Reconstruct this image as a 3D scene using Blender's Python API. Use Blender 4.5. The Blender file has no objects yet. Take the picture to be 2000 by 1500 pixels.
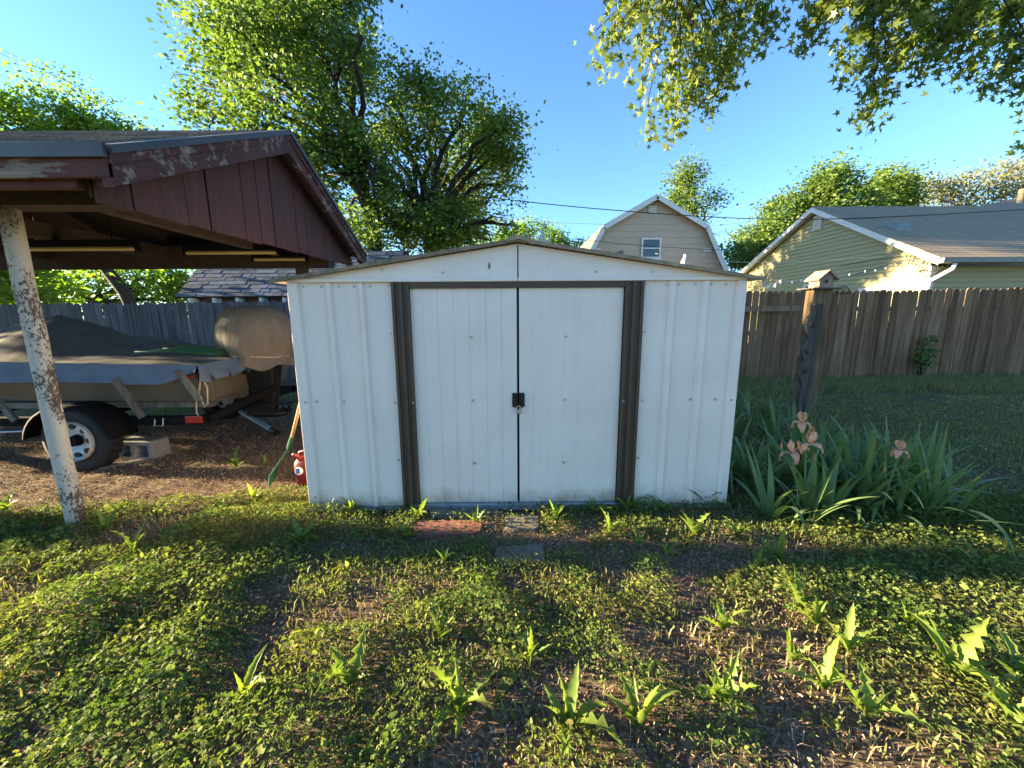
import bpy, math, random
import numpy as np
from mathutils import Vector, Matrix, Euler
R = math.radians
rng = np.random.default_rng(7)
random.seed(7)
scn = bpy.context.scene
COL = scn.collection

# ------------------------------------------------------------------ camera
CAM_F, CAM_C = 760.0, Vector((-0.061, -2.692, 1.418))
tl, rl, yw = R(10.039), R(-0.373), R(0.37)
_f = Vector((math.sin(yw)*math.cos(tl), math.cos(yw)*math.cos(tl), -math.sin(tl)))
_r = Vector((math.cos(yw), -math.sin(yw), 0)); _u = _r.cross(_f)
_R = math.cos(rl)*_r + math.sin(rl)*_u; _U = math.cos(rl)*_u - math.sin(rl)*_r
cam = bpy.data.cameras.new('camera'); camo = bpy.data.objects.new('camera', cam); COL.objects.link(camo)
camo.matrix_world = Matrix(((_R.x,_U.x,-_f.x,CAM_C.x),(_R.y,_U.y,-_f.y,CAM_C.y),(_R.z,_U.z,-_f.z,CAM_C.z),(0,0,0,1)))
cam.sensor_width = 36; cam.lens = CAM_F/2000*36; cam.clip_start = .02; cam.clip_end = 3000
scn.camera = camo
# ------------------------------------------------------------------ world, sun, exposure
SUN_EL, SUN_AZ = R(11.5), R(4.8)      # sun low on the left, a little behind the shed
w = bpy.data.worlds.new('World'); scn.world = w; w.use_nodes = True
nt = w.node_tree; nt.nodes.clear()
sky = nt.nodes.new('ShaderNodeTexSky'); sky.sky_type = 'NISHITA'; sky.sun_disc = False
sky.sun_elevation = SUN_EL; sky.sun_rotation = R(270)+SUN_AZ
sky.air_density = 1.0; sky.dust_density = 0.1; sky.ozone_density = 4.6
bg = nt.nodes.new('ShaderNodeBackground'); bg.inputs[1].default_value = 0.069
wo = nt.nodes.new('ShaderNodeOutputWorld')
nt.links.new(sky.outputs[0], bg.inputs[0]); nt.links.new(bg.outputs[0], wo.inputs[0])
sun = bpy.data.lights.new('sun', 'SUN'); sun.energy = 5.0; sun.angle = R(.6); sun.color = (1, .81, .50)
suno = bpy.data.objects.new('sun', sun); COL.objects.link(suno)
sd = Vector((-math.cos(SUN_EL)*math.cos(SUN_AZ), math.cos(SUN_EL)*math.sin(SUN_AZ), math.sin(SUN_EL)))
suno.rotation_euler = (-sd).to_track_quat('-Z', 'Y').to_euler(); suno.location = (-8, 0, 12)
scn.view_settings.view_transform = 'Standard'; scn.view_settings.look = 'None'
scn.view_settings.exposure = 2.9; scn.view_settings.gamma = 1

# ------------------------------------------------------------------ helpers
def at(px, py, y):
    """point on the plane y=const that the photo shows at (px, py)"""
    d = _f + _R*((px-1000)/CAM_F) - _U*((py-750)/CAM_F)
    return CAM_C + d*((y-CAM_C.y)/d.y)
def atx(px, py, x):
    d = _f + _R*((px-1000)/CAM_F) - _U*((py-750)/CAM_F)
    return CAM_C + d*((x-CAM_C.x)/d.x)
def gp(px, py, z=0.0):
    d = _f + _R*((px-1000)/CAM_F) - _U*((py-750)/CAM_F)
    return CAM_C + d*((z-CAM_C.z)/d.z)
def depth(p): return (Vector(p)-CAM_C).dot(_f)

def vnoise(x, y, s, seed=0):
    r = np.random.default_rng(seed).random((64, 64))
    u, v = np.asarray(x)*s+100.3, np.asarray(y)*s+100.7
    i, j = np.floor(u).astype(int), np.floor(v).astype(int)
    a, b = u-i, v-j; a = a*a*(3-2*a); b = b*b*(3-2*b)
    g = lambda p, q: r[p % 64, q % 64]
    return (g(i,j)*(1-a)+g(i+1,j)*a)*(1-b)+(g(i,j+1)*(1-a)+g(i+1,j+1)*a)*b
def ground_z(x, y):
    return (vnoise(x,y,1.1,1)-.5)*.03+(vnoise(x,y,4,2)-.5)*.016

class MB:
    def __init__(s): s.v=[]; s.f=[]
    def add(s, v, f):
        o=len(s.v); s.v+= [tuple(p) for p in v]; s.f+=[tuple(i+o for i in q) for q in f]; return s
    def box(s, x0,x1,y0,y1,z0,z1):
        return s.add([(x0,y0,z0),(x1,y0,z0),(x1,y1,z0),(x0,y1,z0),(x0,y0,z1),(x1,y0,z1),(x1,y1,z1),(x0,y1,z1)],
              [(0,3,2,1),(4,5,6,7),(0,1,5,4),(1,2,6,5),(2,3,7,6),(3,0,4,7)])
    def hexa(s, p):   # 8 points, bottom ring then top ring
        return s.add(p,[(0,3,2,1),(4,5,6,7),(0,1,5,4),(1,2,6,5),(2,3,7,6),(3,0,4,7)])
    def prism(s, poly, d):   # polygon points (3D) extruded by vector d
        n=len(poly); d=Vector(d); a=[Vector(p) for p in poly]; b=[p+d for p in a]
        return s.add(a+b,[tuple(range(n-1,-1,-1)),tuple(range(n,2*n))]+[(i,(i+1)%n,n+(i+1)%n,n+i) for i in range(n)])
    def tube(s, path, rad, n=8, cap=True):
        path=[Vector(p) for p in path]; m=len(path)
        if not hasattr(rad,'__len__'): rad=[rad]*m
        vs=[]; prev=None
        for i,p in enumerate(path):
            t=(path[min(i+1,m-1)]-path[max(i-1,0)]).normalized()
            if prev is None:
                a=Vector((0,0,1)) if abs(t.z)<.9 else Vector((1,0,0)); u=t.cross(a).normalized()
            else: u=(prev-t*prev.dot(t)).normalized()
            prev=u; v=t.cross(u)
            vs+=[p+(u*math.cos(2*math.pi*k/n)+v*math.sin(2*math.pi*k/n))*rad[i] for k in range(n)]
        fs=[(i*n+k,i*n+(k+1)%n,(i+1)*n+(k+1)%n,(i+1)*n+k) for i in range(m-1) for k in range(n)]
        if cap: fs+=[tuple(range(n-1,-1,-1)),tuple(range((m-1)*n,m*n))]
        return s.add(vs,fs)
    def bar(s, a, b, wd, th, up=(0,0,1)):
        a,b,up=Vector(a),Vector(b),Vector(up); t=(b-a).normalized(); u=t.cross(up).normalized(); v=u.cross(t)
        q=[a+u*i*wd/2+v*j*th/2 for i,j in((-1,-1),(1,-1),(1,1),(-1,1))]
        return s.hexa(q+[p+(b-a) for p in q])
    def lathe(s, prof, c=(0,0,0), axis='z', n=24):
        vs=[]
        for r,h in prof:
            for k in range(n):
                a=2*math.pi*k/n; x,y=r*math.cos(a),r*math.sin(a)
                vs.append((c[0]+x,c[1]+y,c[2]+h) if axis=='z' else (c[0]+x,c[1]+h,c[2]+y))
        m=len(prof)
        return s.add(vs,[(i*n+k,i*n+(k+1)%n,(i+1)*n+(k+1)%n,(i+1)*n+k) for i in range(m-1) for k in range(n)])
    def mesh(s, name, m=None, smooth=False):
        me=bpy.data.meshes.new(name); me.from_pydata(s.v,[],s.f); me.validate(); me.update()
        if m: me.materials.append(m)
        if smooth: me.polygons.foreach_set('use_smooth',[True]*len(me.polygons))
        return me
    def build(s, name, m, parent=None, smooth=False, bevel=0):
        o=link(name, s.mesh(name,m,smooth), parent)
        if bevel:
            b=o.modifiers.new('bevel','BEVEL'); b.width=bevel; b.segments=2; b.limit_method='ANGLE'
        return o
def link(name, me, parent=None):
    o=bpy.data.objects.new(name, me); COL.objects.link(o)
    if parent is not None:
        o.parent=parent
        if parent.name in BASES: o.matrix_parent_inverse=Matrix.Translation(-BASES[parent.name])
    return o
BASES={}
def tag(o, label=None, cat=None, group=None, kind=None):
    if label: o['label']=label
    if cat: o['category']=cat
    if group: o['group']=group
    if kind: o['kind']=kind
    return o
def thing(name, label, cat, loc=(0,0,0), group=None):
    """Empty at the thing's base; children are modelled in world coordinates"""
    o=bpy.data.objects.new(name,None); COL.objects.link(o); o.location=loc; o.empty_display_size=.1
    BASES[o.name]=Vector(loc)
    return tag(o,label,cat,group)
def np_mesh(name, V, F, m, smooth=False):
    V=np.asarray(V,dtype=np.float32).reshape(-1,3); F=np.asarray(F,dtype=np.int32); n,k=F.shape
    me=bpy.data.meshes.new(name); me.vertices.add(len(V)); me.vertices.foreach_set('co',V.ravel())
    me.loops.add(n*k); me.loops.foreach_set('vertex_index',F.ravel())
    me.polygons.add(n); me.polygons.foreach_set('loop_start',np.arange(0,n*k,k,dtype=np.int32))
    me.update(calc_edges=True); me.materials.append(m)
    if smooth: me.polygons.foreach_set('use_smooth',np.ones(n,dtype=bool))
    return me

# ------------------------------------------------------------------ materials
class NT:
    def __init__(s,name):
        s.m=bpy.data.materials.new(name); s.m.use_nodes=True; s.t=s.m.node_tree; s.t.nodes.clear()
        s.out=s.n('ShaderNodeOutputMaterial')
    def n(s,t,**k):
        o=s.t.nodes.new(t)
        for a,b in k.items(): setattr(o,a,b)
        return o
    def l(s,a,b): s.t.links.new(a,b)
    def coord(s, scale=(1,1,1), rand=False, world=False):
        if world: src=s.n('ShaderNodeNewGeometry').outputs['Position']
        else: src=s.n('ShaderNodeTexCoord').outputs['Object']
        mp=s.n('ShaderNodeMapping'); mp.inputs['Scale'].default_value=scale; s.l(src,mp.inputs[0])
        if rand:
            oi=s.n('ShaderNodeObjectInfo'); mu=s.n('ShaderNodeMath',operation='MULTIPLY'); mu.inputs[1].default_value=37
            s.l(oi.outputs['Random'],mu.inputs[0]); s.l(mu.outputs[0],mp.inputs['Location'])
        return mp.outputs[0]
    def noise(s,vec,scale,detail=4,rough=.6):
        o=s.n('ShaderNodeTexNoise'); o.inputs['Scale'].default_value=scale; o.inputs['Detail'].default_value=detail
        o.inputs['Roughness'].default_value=rough; s.l(vec,o.inputs['Vector']); return o.outputs[0]
    def ramp(s,fac,stops):
        o=s.n('ShaderNodeValToRGB'); e=o.color_ramp.elements
        while len(e)<len(stops): e.new(.5)
        for i,(p,c) in enumerate(stops):
            e[i].position=p; e[i].color=(*c,1) if hasattr(c,'__len__') else (c,c,c,1)
        s.l(fac,o.inputs[0]); return o.outputs[0]
    def mix(s,fac,a,b,mode='MIX'):
        o=s.n('ShaderNodeMix',data_type='RGBA',blend_type=mode)
        for i,x in ((0,fac),(6,a),(7,b)):
            if hasattr(x,'is_linked'): s.l(x,o.inputs[i])
            elif i==0: o.inputs[0].default_value=x
            else: o.inputs[i].default_value=(*x,1)
        return o.outputs[2]
    def bsdf(s,col,rough=.7,bump=None,bs=.3,bd=.01,metal=0,spec=.4,trans=0,tcol=None):
        b=s.n('ShaderNodeBsdfPrincipled')
        if hasattr(col,'is_linked'): s.l(col,b.inputs['Base Color'])
        else: b.inputs['Base Color'].default_value=(*col,1)
        if hasattr(rough,'is_linked'): s.l(rough,b.inputs['Roughness'])
        else: b.inputs['Roughness'].default_value=rough
        b.inputs['Metallic'].default_value=metal; b.inputs['Specular IOR Level'].default_value=spec
        if bump is not None:
            bp=s.n('ShaderNodeBump'); bp.inputs['Strength'].default_value=bs; bp.inputs['Distance'].default_value=bd
            s.l(bump,bp.inputs['Height']); s.l(bp.outputs[0],b.inputs['Normal'])
        o=b.outputs[0]
        if trans:
            t=s.n('ShaderNodeBsdfTranslucent'); 
            if hasattr(tcol,'is_linked'): s.l(tcol,t.inputs[0])
            elif tcol: t.inputs[0].default_value=(*tcol,1)
            ms=s.n('ShaderNodeMixShader'); ms.inputs[0].default_value=trans
            s.l(o,ms.inputs[1]); s.l(t.outputs[0],ms.inputs[2]); o=ms.outputs[0]
        s.l(o,s.out.inputs[0]); return s.m
def c3(c,k): return tuple(min(1,x*k) for x in c)
def simple(name,col,rough=.7,var=.25,scale=8,bump=.15,metal=0,spec=.4,rand=True,stretch=(1,1,1)):
    t=NT(name); v=t.coord(stretch,rand); n=t.noise(v,scale,6)
    c=t.ramp(n,[(.25,c3(col,1-var)),(.75,c3(col,1+var))])
    if rand:
        oi=t.n('ShaderNodeObjectInfo'); k=t.ramp(oi.outputs['Random'],[(0,1-var*.7),(1,1+var*.0)])
        c=t.mix(1,c,k,'MULTIPLY')
    return t.bsdf(c,rough,n,bump,.01,metal,spec)
def leafmat(name,c0,c1,c2,trans=.35,rough=.55,tk=1.5,spec=.35,patch=0):
    t=NT(name); g=t.n('ShaderNodeNewGeometry'); 
    c=t.ramp(g.outputs['Random Per Island'],[(0,c0),(.55,c1),(1,c2)])
    oi=t.n('ShaderNodeObjectInfo'); k=t.ramp(oi.outputs['Random'],[(0,.8),(1,1.0)]); c=t.mix(1,c,k,'MULTIPLY')
    if patch:
        pn=t.noise(t.coord((1,1,1),False,True),patch,4,.6); c=t.mix(1,c,t.ramp(pn,[(.3,(.62,.80,.62)),(.5,(1,1,1)),(.7,(1.0,.80,.62))]),'MULTIPLY')
    tc=t.mix(1,c,(tk,tk*1.05,tk*.45),'MULTIPLY')
    return t.bsdf(c,rough,spec=spec,trans=trans,tcol=tc)
def woodmat(name,ca,cb,dark,grain=26,rand=.35,rough=.85):
    t=NT(name); v=t.coord((grain,grain,1.3),True); n=t.noise(v,1,7,.65)
    v2=t.coord((1,1,1),True); n2=t.noise(v2,3,4)
    c=t.ramp(n,[(.3,dark),(.48,ca),(.7,cb)]); 
    c=t.mix(t.ramp(n2,[(.35,0.0),(.75,.55)]),c,c3(dark,1.4))
    oi=t.n('ShaderNodeObjectInfo'); k=t.ramp(oi.outputs['Random'],[(0,1-rand),(1,1.0)]); c=t.mix(1,c,k,'MULTIPLY')
    return t.bsdf(c,rough,n,.5,.006,spec=.08)
def paintmat(name):   # white shed paint with dirt, faint streaks and rust specks
    t=NT(name); v=t.coord((1,1,1),False,True)
    n=t.noise(v,2.2,6); c=t.ramp(n,[(.3,(.73,.625,.54)),(.7,(.82,.715,.63))])
    st=t.noise(t.coord((14,14,.8),False,True),1.5,5); c=t.mix(t.ramp(st,[(.55,0.0),(.8,.35)]),c,(.58,.53,.46))
    d=t.noise(v,9,8,.7); c=t.mix(t.ramp(d,[(.64,0.0),(.72,.5)]),c,(.56,.47,.36))
    sp=t.noise(v,55,3,.5); c=t.mix(t.ramp(sp,[(.74,0.0),(.78,.8)]),c,(.22,.14,.08))
    # rust creeping up from the bottom edge
    g=t.n('ShaderNodeNewGeometry'); s=t.n('ShaderNodeSeparateXYZ'); t.l(g.outputs['Position'],s.inputs[0])
    mr=t.n('ShaderNodeMapRange'); t.l(s.outputs['Z'],mr.inputs[0]); mr.inputs[1].default_value=.34; mr.inputs[2].default_value=.02
    mu=t.n('ShaderNodeMath',operation='MULTIPLY'); t.l(mr.outputs[0],mu.inputs[0]); t.l(t.noise(v,5,6,.7),mu.inputs[1])
    c=t.mix(t.ramp(mu.outputs[0],[(.27,0.0),(.55,.8)]),c,(.36,.25,.12))
    return t.bsdf(c,.38,t.noise(v,1.6,3,.5),.35,.06,spec=.45)
def peelmat(name,paint,amount):   # old paint flaking off grey wood
    t=NT(name); v=t.coord((1.2,6,6),False,True); n=t.noise(v,2.0,9,.68)
    gr=t.noise(t.coord((2,30,40),False,True),1,6)
    wood=t.ramp(gr,[(.3,(.10,.07,.05)),(.7,(.27,.21,.16))])
    pn=t.noise(t.coord((1,1,1),False,True),6,5); pc=t.ramp(pn,[(.3,c3(paint,.75)),(.7,c3(paint,1.15))])
    k=t.ramp(n,[(amount-.02,0.0),(amount+.02,1.0)])
    return t.bsdf(t.mix(k,pc,wood),.75,n,.5,.006,spec=.25)
def shinglemat(name,ca,cb,rough=.95):
    t=NT(name); n=t.noise(t.coord((1,1,1),True),60,3,.7); c=t.ramp(n,[(.3,c3(ca,.7)),(.7,cb)])
    oi=t.n('ShaderNodeObjectInfo'); k=t.ramp(oi.outputs['Random'],[(0,.55),(.5,.85),(1,1.15)]); c=t.mix(1,c,k,'MULTIPLY')
    return t.bsdf(c,rough,n,.6,.004,spec=.15)
M=dict(
 shed=paintmat('white_shed_paint'),
 brown=simple('brown_metal',(.075,.047,.031),.5,.2,10,.05),
 rail=simple('galvanised_rail',(.30,.34,.38),.45,.25,14,.1,.5),
 roofedge=simple('stained_roof_edge',(.30,.23,.14),.7,.5,14,.3),
 black=simple('black_plastic',(.012,.012,.013),.45,.2,20,.05),
 steel=simple('bright_steel',(.45,.44,.42),.35,.2,30,.05,.8),
 barn=simple('barn_red_boards',(.078,.026,.019),.8,.3,5,.25,stretch=(8,8,1)),
 peel=peelmat('peeling_red_fascia',(.085,.03,.024),.54),
 peelrake=peelmat('peeling_rake_board',(.085,.03,.024),.57),
 peelmore=peelmat('weathered_trim',(.085,.03,.027),.56),
 darkwood=simple('dark_timber',(.045,.032,.024),.9,.35,6,.3,stretch=(2,8,8)),
 drip=simple('drip_edge_metal',(.062,.064,.062),.5,.25,8,.1,.3),
 carshingle=shinglemat('weathered_grey_shingle',(.17,.145,.12),(.30,.26,.22)),
 blueshingle=shinglemat('blue_grey_shingle',(.085,.10,.135),(.17,.195,.25)),
 houseshingle=shinglemat('brown_grey_shingle',(.20,.16,.12),(.36,.295,.225)),
 fencel=woodmat('grey_fence_wood',(.16,.14,.135),(.27,.245,.24),(.05,.042,.04)),
 fencer=woodmat('brown_fence_wood',(.29,.165,.09),(.47,.29,.175),(.095,.05,.028),rand=.45),
 newboard=woodmat('tan_board',(.28,.17,.10),(.40,.27,.17),(.14,.08,.05)),
 postwood=woodmat('post_wood',(.23,.15,.085),(.36,.25,.15),(.06,.038,.022)),
 carved=woodmat('grey_carved_wood',(.105,.085,.068),(.19,.16,.13),(.035,.028,.022)),
 birdwood=woodmat('birdhouse_wood',(.36,.26,.19),(.52,.40,.31),(.16,.10,.07)),
 plank=woodmat('grey_plank',(.20,.18,.16),(.32,.30,.27),(.08,.07,.06)),
 tan=simple('tan_siding',(.52,.40,.30),.75,.06,3,.05),
 white=simple('white_trim',(.72,.70,.66),.6,.08,6,.05),
 yellow=simple('yellow_green_siding',(.40,.355,.19),.7,.05,3,.05),
 glass=simple('dark_glass',(.02,.025,.03),.08,.1,3,0,0,.8),
 gutter=simple('gutter_metal',(.20,.22,.21),.5,.1,6,.05),
 tarp=simple('taupe_tarp',(.095,.085,.07),.8,.3,4,.6,stretch=(.7,2.2,2)),
 bluetarp=simple('blue_tarp_skirt',(.085,.125,.19),.75,.2,6,.3),
 motorcover=simple('tan_canvas',(.21,.17,.13),.85,.25,5,1.0,stretch=(2.5,2.5,.6)),
 hull=simple('cream_hull',(.115,.10,.074),.45,.15,4,.05),
 red=simple('red_stripe',(.25,.02,.015),.5,.2,8,.05),
 lens=simple('red_lamp_lens',(.28,.012,.008),.25,.1,8,0,0,.7),
 frame=simple('black_trailer_steel',(.006,.006,.007),.8,.3,12,.1,0,.1),
 tyre=simple('tyre_rubber',(.018,.018,.018),.8,.2,25,.2),
 rim=simple('white_rim',(.62,.61,.58),.45,.15,12,.1),
 concrete=simple('concrete',(.30,.28,.25),.95,.25,30,.5),
 dirtyconcrete=simple('soiled_concrete',(.17,.14,.115),.95,.35,22,.6),
 paver=simple('red_paver',(.25,.09,.07),.95,.25,30,.5),
 rope=simple('pale_rope',(.45,.38,.24),.9,.2,40,.2),
 greenrope=simple('green_hose',(.02,.10,.035),.6,.2,20,.1),
 handle=simple('rake_handle_wood',(.36,.23,.11),.7,.2,20,.1),
 rakegreen=simple('green_rake_plastic',(.015,.09,.05),.5,.15,10,.05),
 canred=simple('red_can_plastic',(.13,.012,.010),.5,.2,8,.08),
 bluelabel=simple('blue_label',(.05,.12,.35),.5,.1,8,0),
 wire=simple('black_cable',(.012,.012,.012),.7,.1,8,0),
 palewire=simple('pale_cable',(.45,.43,.38),.7,.1,8,0),
 bone=simple('antler_bone',(.55,.47,.36),.6,.2,12,.1),
 canvas=simple('striped_canvas',(.55,.47,.36),.8,.25,14,.1),
 tube=simple('yellowed_tube',(.42,.35,.16),.5,.15,6,.05),
 bark=simple('bark',(.04,.03,.023),.95,.4,12,.8,stretch=(1,1,.3)),
 palebark=simple('grey_bark',(.16,.135,.11),.95,.35,12,.7,stretch=(1,1,.3)),
 petal=leafmat('peach_petal',(.97,.38,.22),(.97,.48,.30),(.97,.60,.42),.3,.6,1.0,.2),
 bud=simple('dry_bud',(.45,.22,.08),.8,.2,20,.1),
 stalk=simple('iris_stalk',(.13,.21,.075),.6,.15,20,.05),
 iris=leafmat('iris_leaf',(.11,.18,.06),(.155,.23,.08),(.25,.31,.12),.25,.45,1.5),
 weed=leafmat('weed_leaf',(.15,.22,.035),(.20,.27,.05),(.25,.31,.07),.46,.5,1.4,patch=14),
 cover=leafmat('ground_cover_leaf',(.085,.135,.03),(.15,.20,.05),(.27,.29,.10),.36,.7,1.5,.12,patch=2.4),
 grass=leafmat('lawn_grass',(.16,.17,.06),(.22,.225,.08),(.36,.31,.17),.3,.6,1.4,patch=1.5),
 litter=leafmat('dry_litter',(.13,.075,.045),(.30,.20,.13),(.55,.43,.31),.1,.85,1.0,.15),
 treeA=leafmat('maple_leaf',(.065,.12,.022),(.105,.17,.034),(.155,.22,.05),.38,.6,1.7),
 treeB=leafmat('oak_leaf',(.08,.135,.022),(.125,.19,.034),(.19,.255,.06),.45,.5,1.8),
 treeL=leafmat('backlit_leaf',(.09,.17,.02),(.14,.24,.03),(.20,.30,.05),.45,.5,2.0),
 treeP=leafmat('pale_spring_leaf',(.16,.17,.07),(.22,.22,.10),(.28,.27,.14),.35,.6,1.4),
 mapleN=leafmat('silver_maple_leaf',(.085,.13,.02),(.14,.19,.035),(.25,.27,.07),.5,.45,1.8),
)
def rustpost():
    t=NT('flaking_painted_pipe'); v=t.coord((1,1,.6),False,True); n=t.noise(v,70,8,.75)
    big=t.noise(v,4,5); s=t.n('ShaderNodeMath',operation='ADD'); t.l(n,s.inputs[0]); t.l(big,s.inputs[1]); s2=t.n('ShaderNodeMath',operation='MULTIPLY'); t.l(s.outputs[0],s2.inputs[0]); s2.inputs[1].default_value=.5; s=s2
    rust=t.ramp(t.noise(v,60,4),[(.3,(.035,.026,.021)),(.7,(.12,.088,.066))])
    c=t.mix(t.ramp(s.outputs[0],[(.51,0.0),(.54,1.0)]),(.42,.39,.33),rust)
    return t.bsdf(c,.75,s.outputs[0],.5,.006,spec=.25)
M['pipe']=rustpost()

# ------------------------------------------------------------------ ground
def soilmat():
    t=NT('soil_and_litter'); v=t.coord((1,1,1),False,True)
    n=t.noise(v,38,8,.75); c=t.ramp(n,[(.3,(.055,.036,.024)),(.5,(.13,.086,.058)),(.72,(.26,.18,.12))])
    fl=t.n('ShaderNodeTexVoronoi'); fl.inputs['Scale'].default_value=75; t.l(v,fl.inputs['Vector'])
    sc=t.n('ShaderNodeSeparateColor'); t.l(fl.outputs['Color'],sc.inputs[0])
    c=t.mix(t.ramp(sc.outputs[0],[(.6,0.0),(.85,.7)]),c,(.26,.19,.125))
    at_=t.n('ShaderNodeAttribute'); at_.attribute_name='green'
    gn=t.noise(v,9,6,.7); gc=t.ramp(gn,[(.3,(.05,.06,.02)),(.7,(.12,.14,.05))])
    c=t.mix(at_.outputs['Fac'],c,gc)
    return t.bsdf(c,.95,n,.9,.02,spec=.1)
M['soil']=soilmat()
def ground():
    def lines(lo,hi,step,far):
        a=np.arange(lo,hi,step); k=np.geomspace(step*3,far,26)
        return np.concatenate([lo-k[::-1],a,hi+k])
    X=lines(-6,6,.045,900); Y=lines(-2.4,3.2,.045,900)
    gx,gy=np.meshgrid(X,Y); near=np.clip(1-np.maximum(np.abs(gx)-9,np.abs(gy)-6)/6,0,1)
    fine=(vnoise(gx,gy,14,5)-.5)*.022+(vnoise(gx,gy,28,6)-.5)*.014
    dirt=((gx<-1.7)&(gy>0)).astype(float)
    gz=(ground_z(gx,gy)+fine*(.35+.65*dirt))*near-.004
    V=np.stack([gx,gy,gz],-1).reshape(-1,3); nx=len(X); ny=len(Y)
    i=(np.arange(ny-1)[:,None]*nx+np.arange(nx-1)[None]).ravel()
    me=np_mesh('ground',V,np.stack([i,i+1,i+1+nx,i+nx],1),M['soil'],True)
    g=np.zeros_like(gx); g[(gx>1.4)&(gy>-.2)]=.75; g[gy>5.8]=1; g[(gx<-5)&(gy<-.5)]=.5; g[gy<-2.3]=.6; g[(gy>2.9)&(gx<-1.6)]=.45
    a=me.attributes.new('green','FLOAT','POINT'); a.data.foreach_set('value',g.ravel().astype(np.float32))
    tag(link('ground',me),kind='structure')
ground()

# leaves and blades by the thousand
def rot_frames(n, up_bias, r=rng):
    """random leaf frames: axis along the leaf, normal biased upwards"""
    az=r.random(n)*2*np.pi; nz=r.normal(size=(n,3)); nz/=np.linalg.norm(nz,axis=1)[:,None]
    nz=nz+np.array([0,0,up_bias]); nz/=np.linalg.norm(nz,axis=1)[:,None]
    a=np.stack([np.cos(az),np.sin(az),np.zeros(n)],1); a=a-nz*(a*nz).sum(1)[:,None]; a/=np.linalg.norm(a,axis=1)[:,None]
    return a,np.cross(nz,a),nz
def scatter(P, tv, tf, size, up_bias, r=rng):
    n=len(P); a,b,c=rot_frames(n,up_bias,r); tv=np.asarray(tv,float)
    V=P[:,None,:]+size[:,None,None]*(tv[None,:,0,None]*a[:,None,:]+tv[None,:,1,None]*b[:,None,:]+tv[None,:,2,None]*c[:,None,:])
    F=(np.asarray(tf)[None]+(np.arange(n)*len(tv))[:,None,None]).reshape(-1,len(tf[0])); return V.reshape(-1,3),F
LEAF4=([(0,0,0),(.45,.30,.08),(1,0,0),(.45,-.30,.08)],[(0,2,1),(0,3,2)])
LEAF6=([(0,0,0),(.25,.30,.06),(.7,.26,.08),(1,0,-.06),(.7,-.26,.08),(.25,-.30,.06)],[(0,1,2,3),(0,3,4,5)])
NARROW=([(0,0,0),(.3,.10,.05),(.7,.09,.10),(1,0,.04),(.7,-.09,.10),(.3,-.10,.05)],[(0,1,2,3),(0,3,4,5)])
def trefoil():
    v=[(0,0,0)]; f=[]
    for k in range(5):
        a=2*math.pi*k/5; c,s=math.cos(a),math.sin(a)
        pts=[(.28,-.20,.06),(.85,-.26,.05),(1,0,-.05),(.85,.26,.05),(.28,.20,.06)]
        o=len(v); v+=[(x*c-y*s,x*s+y*c,z) for x,y,z in pts]; f+=[(0,o,o+1,o+2),(0,o+2,o+3,o+4)]
    return v,f
TREF=trefoil()
BLADE=([(0,-.035,0),(0,.035,0),(.6,.028,.10),(.6,-.028,.10),(1,0,.02)],[(0,1,2,3)])
def star_leaf():   # deeply cut maple leaf
    v=[(0,0,0)]; 
    for k,(ang,l) in enumerate([(-125,.45),(-95,.24),(-62,.78),(-32,.34),(0,1.0),(32,.34),(62,.78),(95,.24),(125,.45)]):
        a=R(ang); v.append((.12+l*math.cos(a),l*math.sin(a),-.10*l*l))
    return v,[(0,i,i+1) for i in range(1,9)]
STAR=star_leaf()

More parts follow.
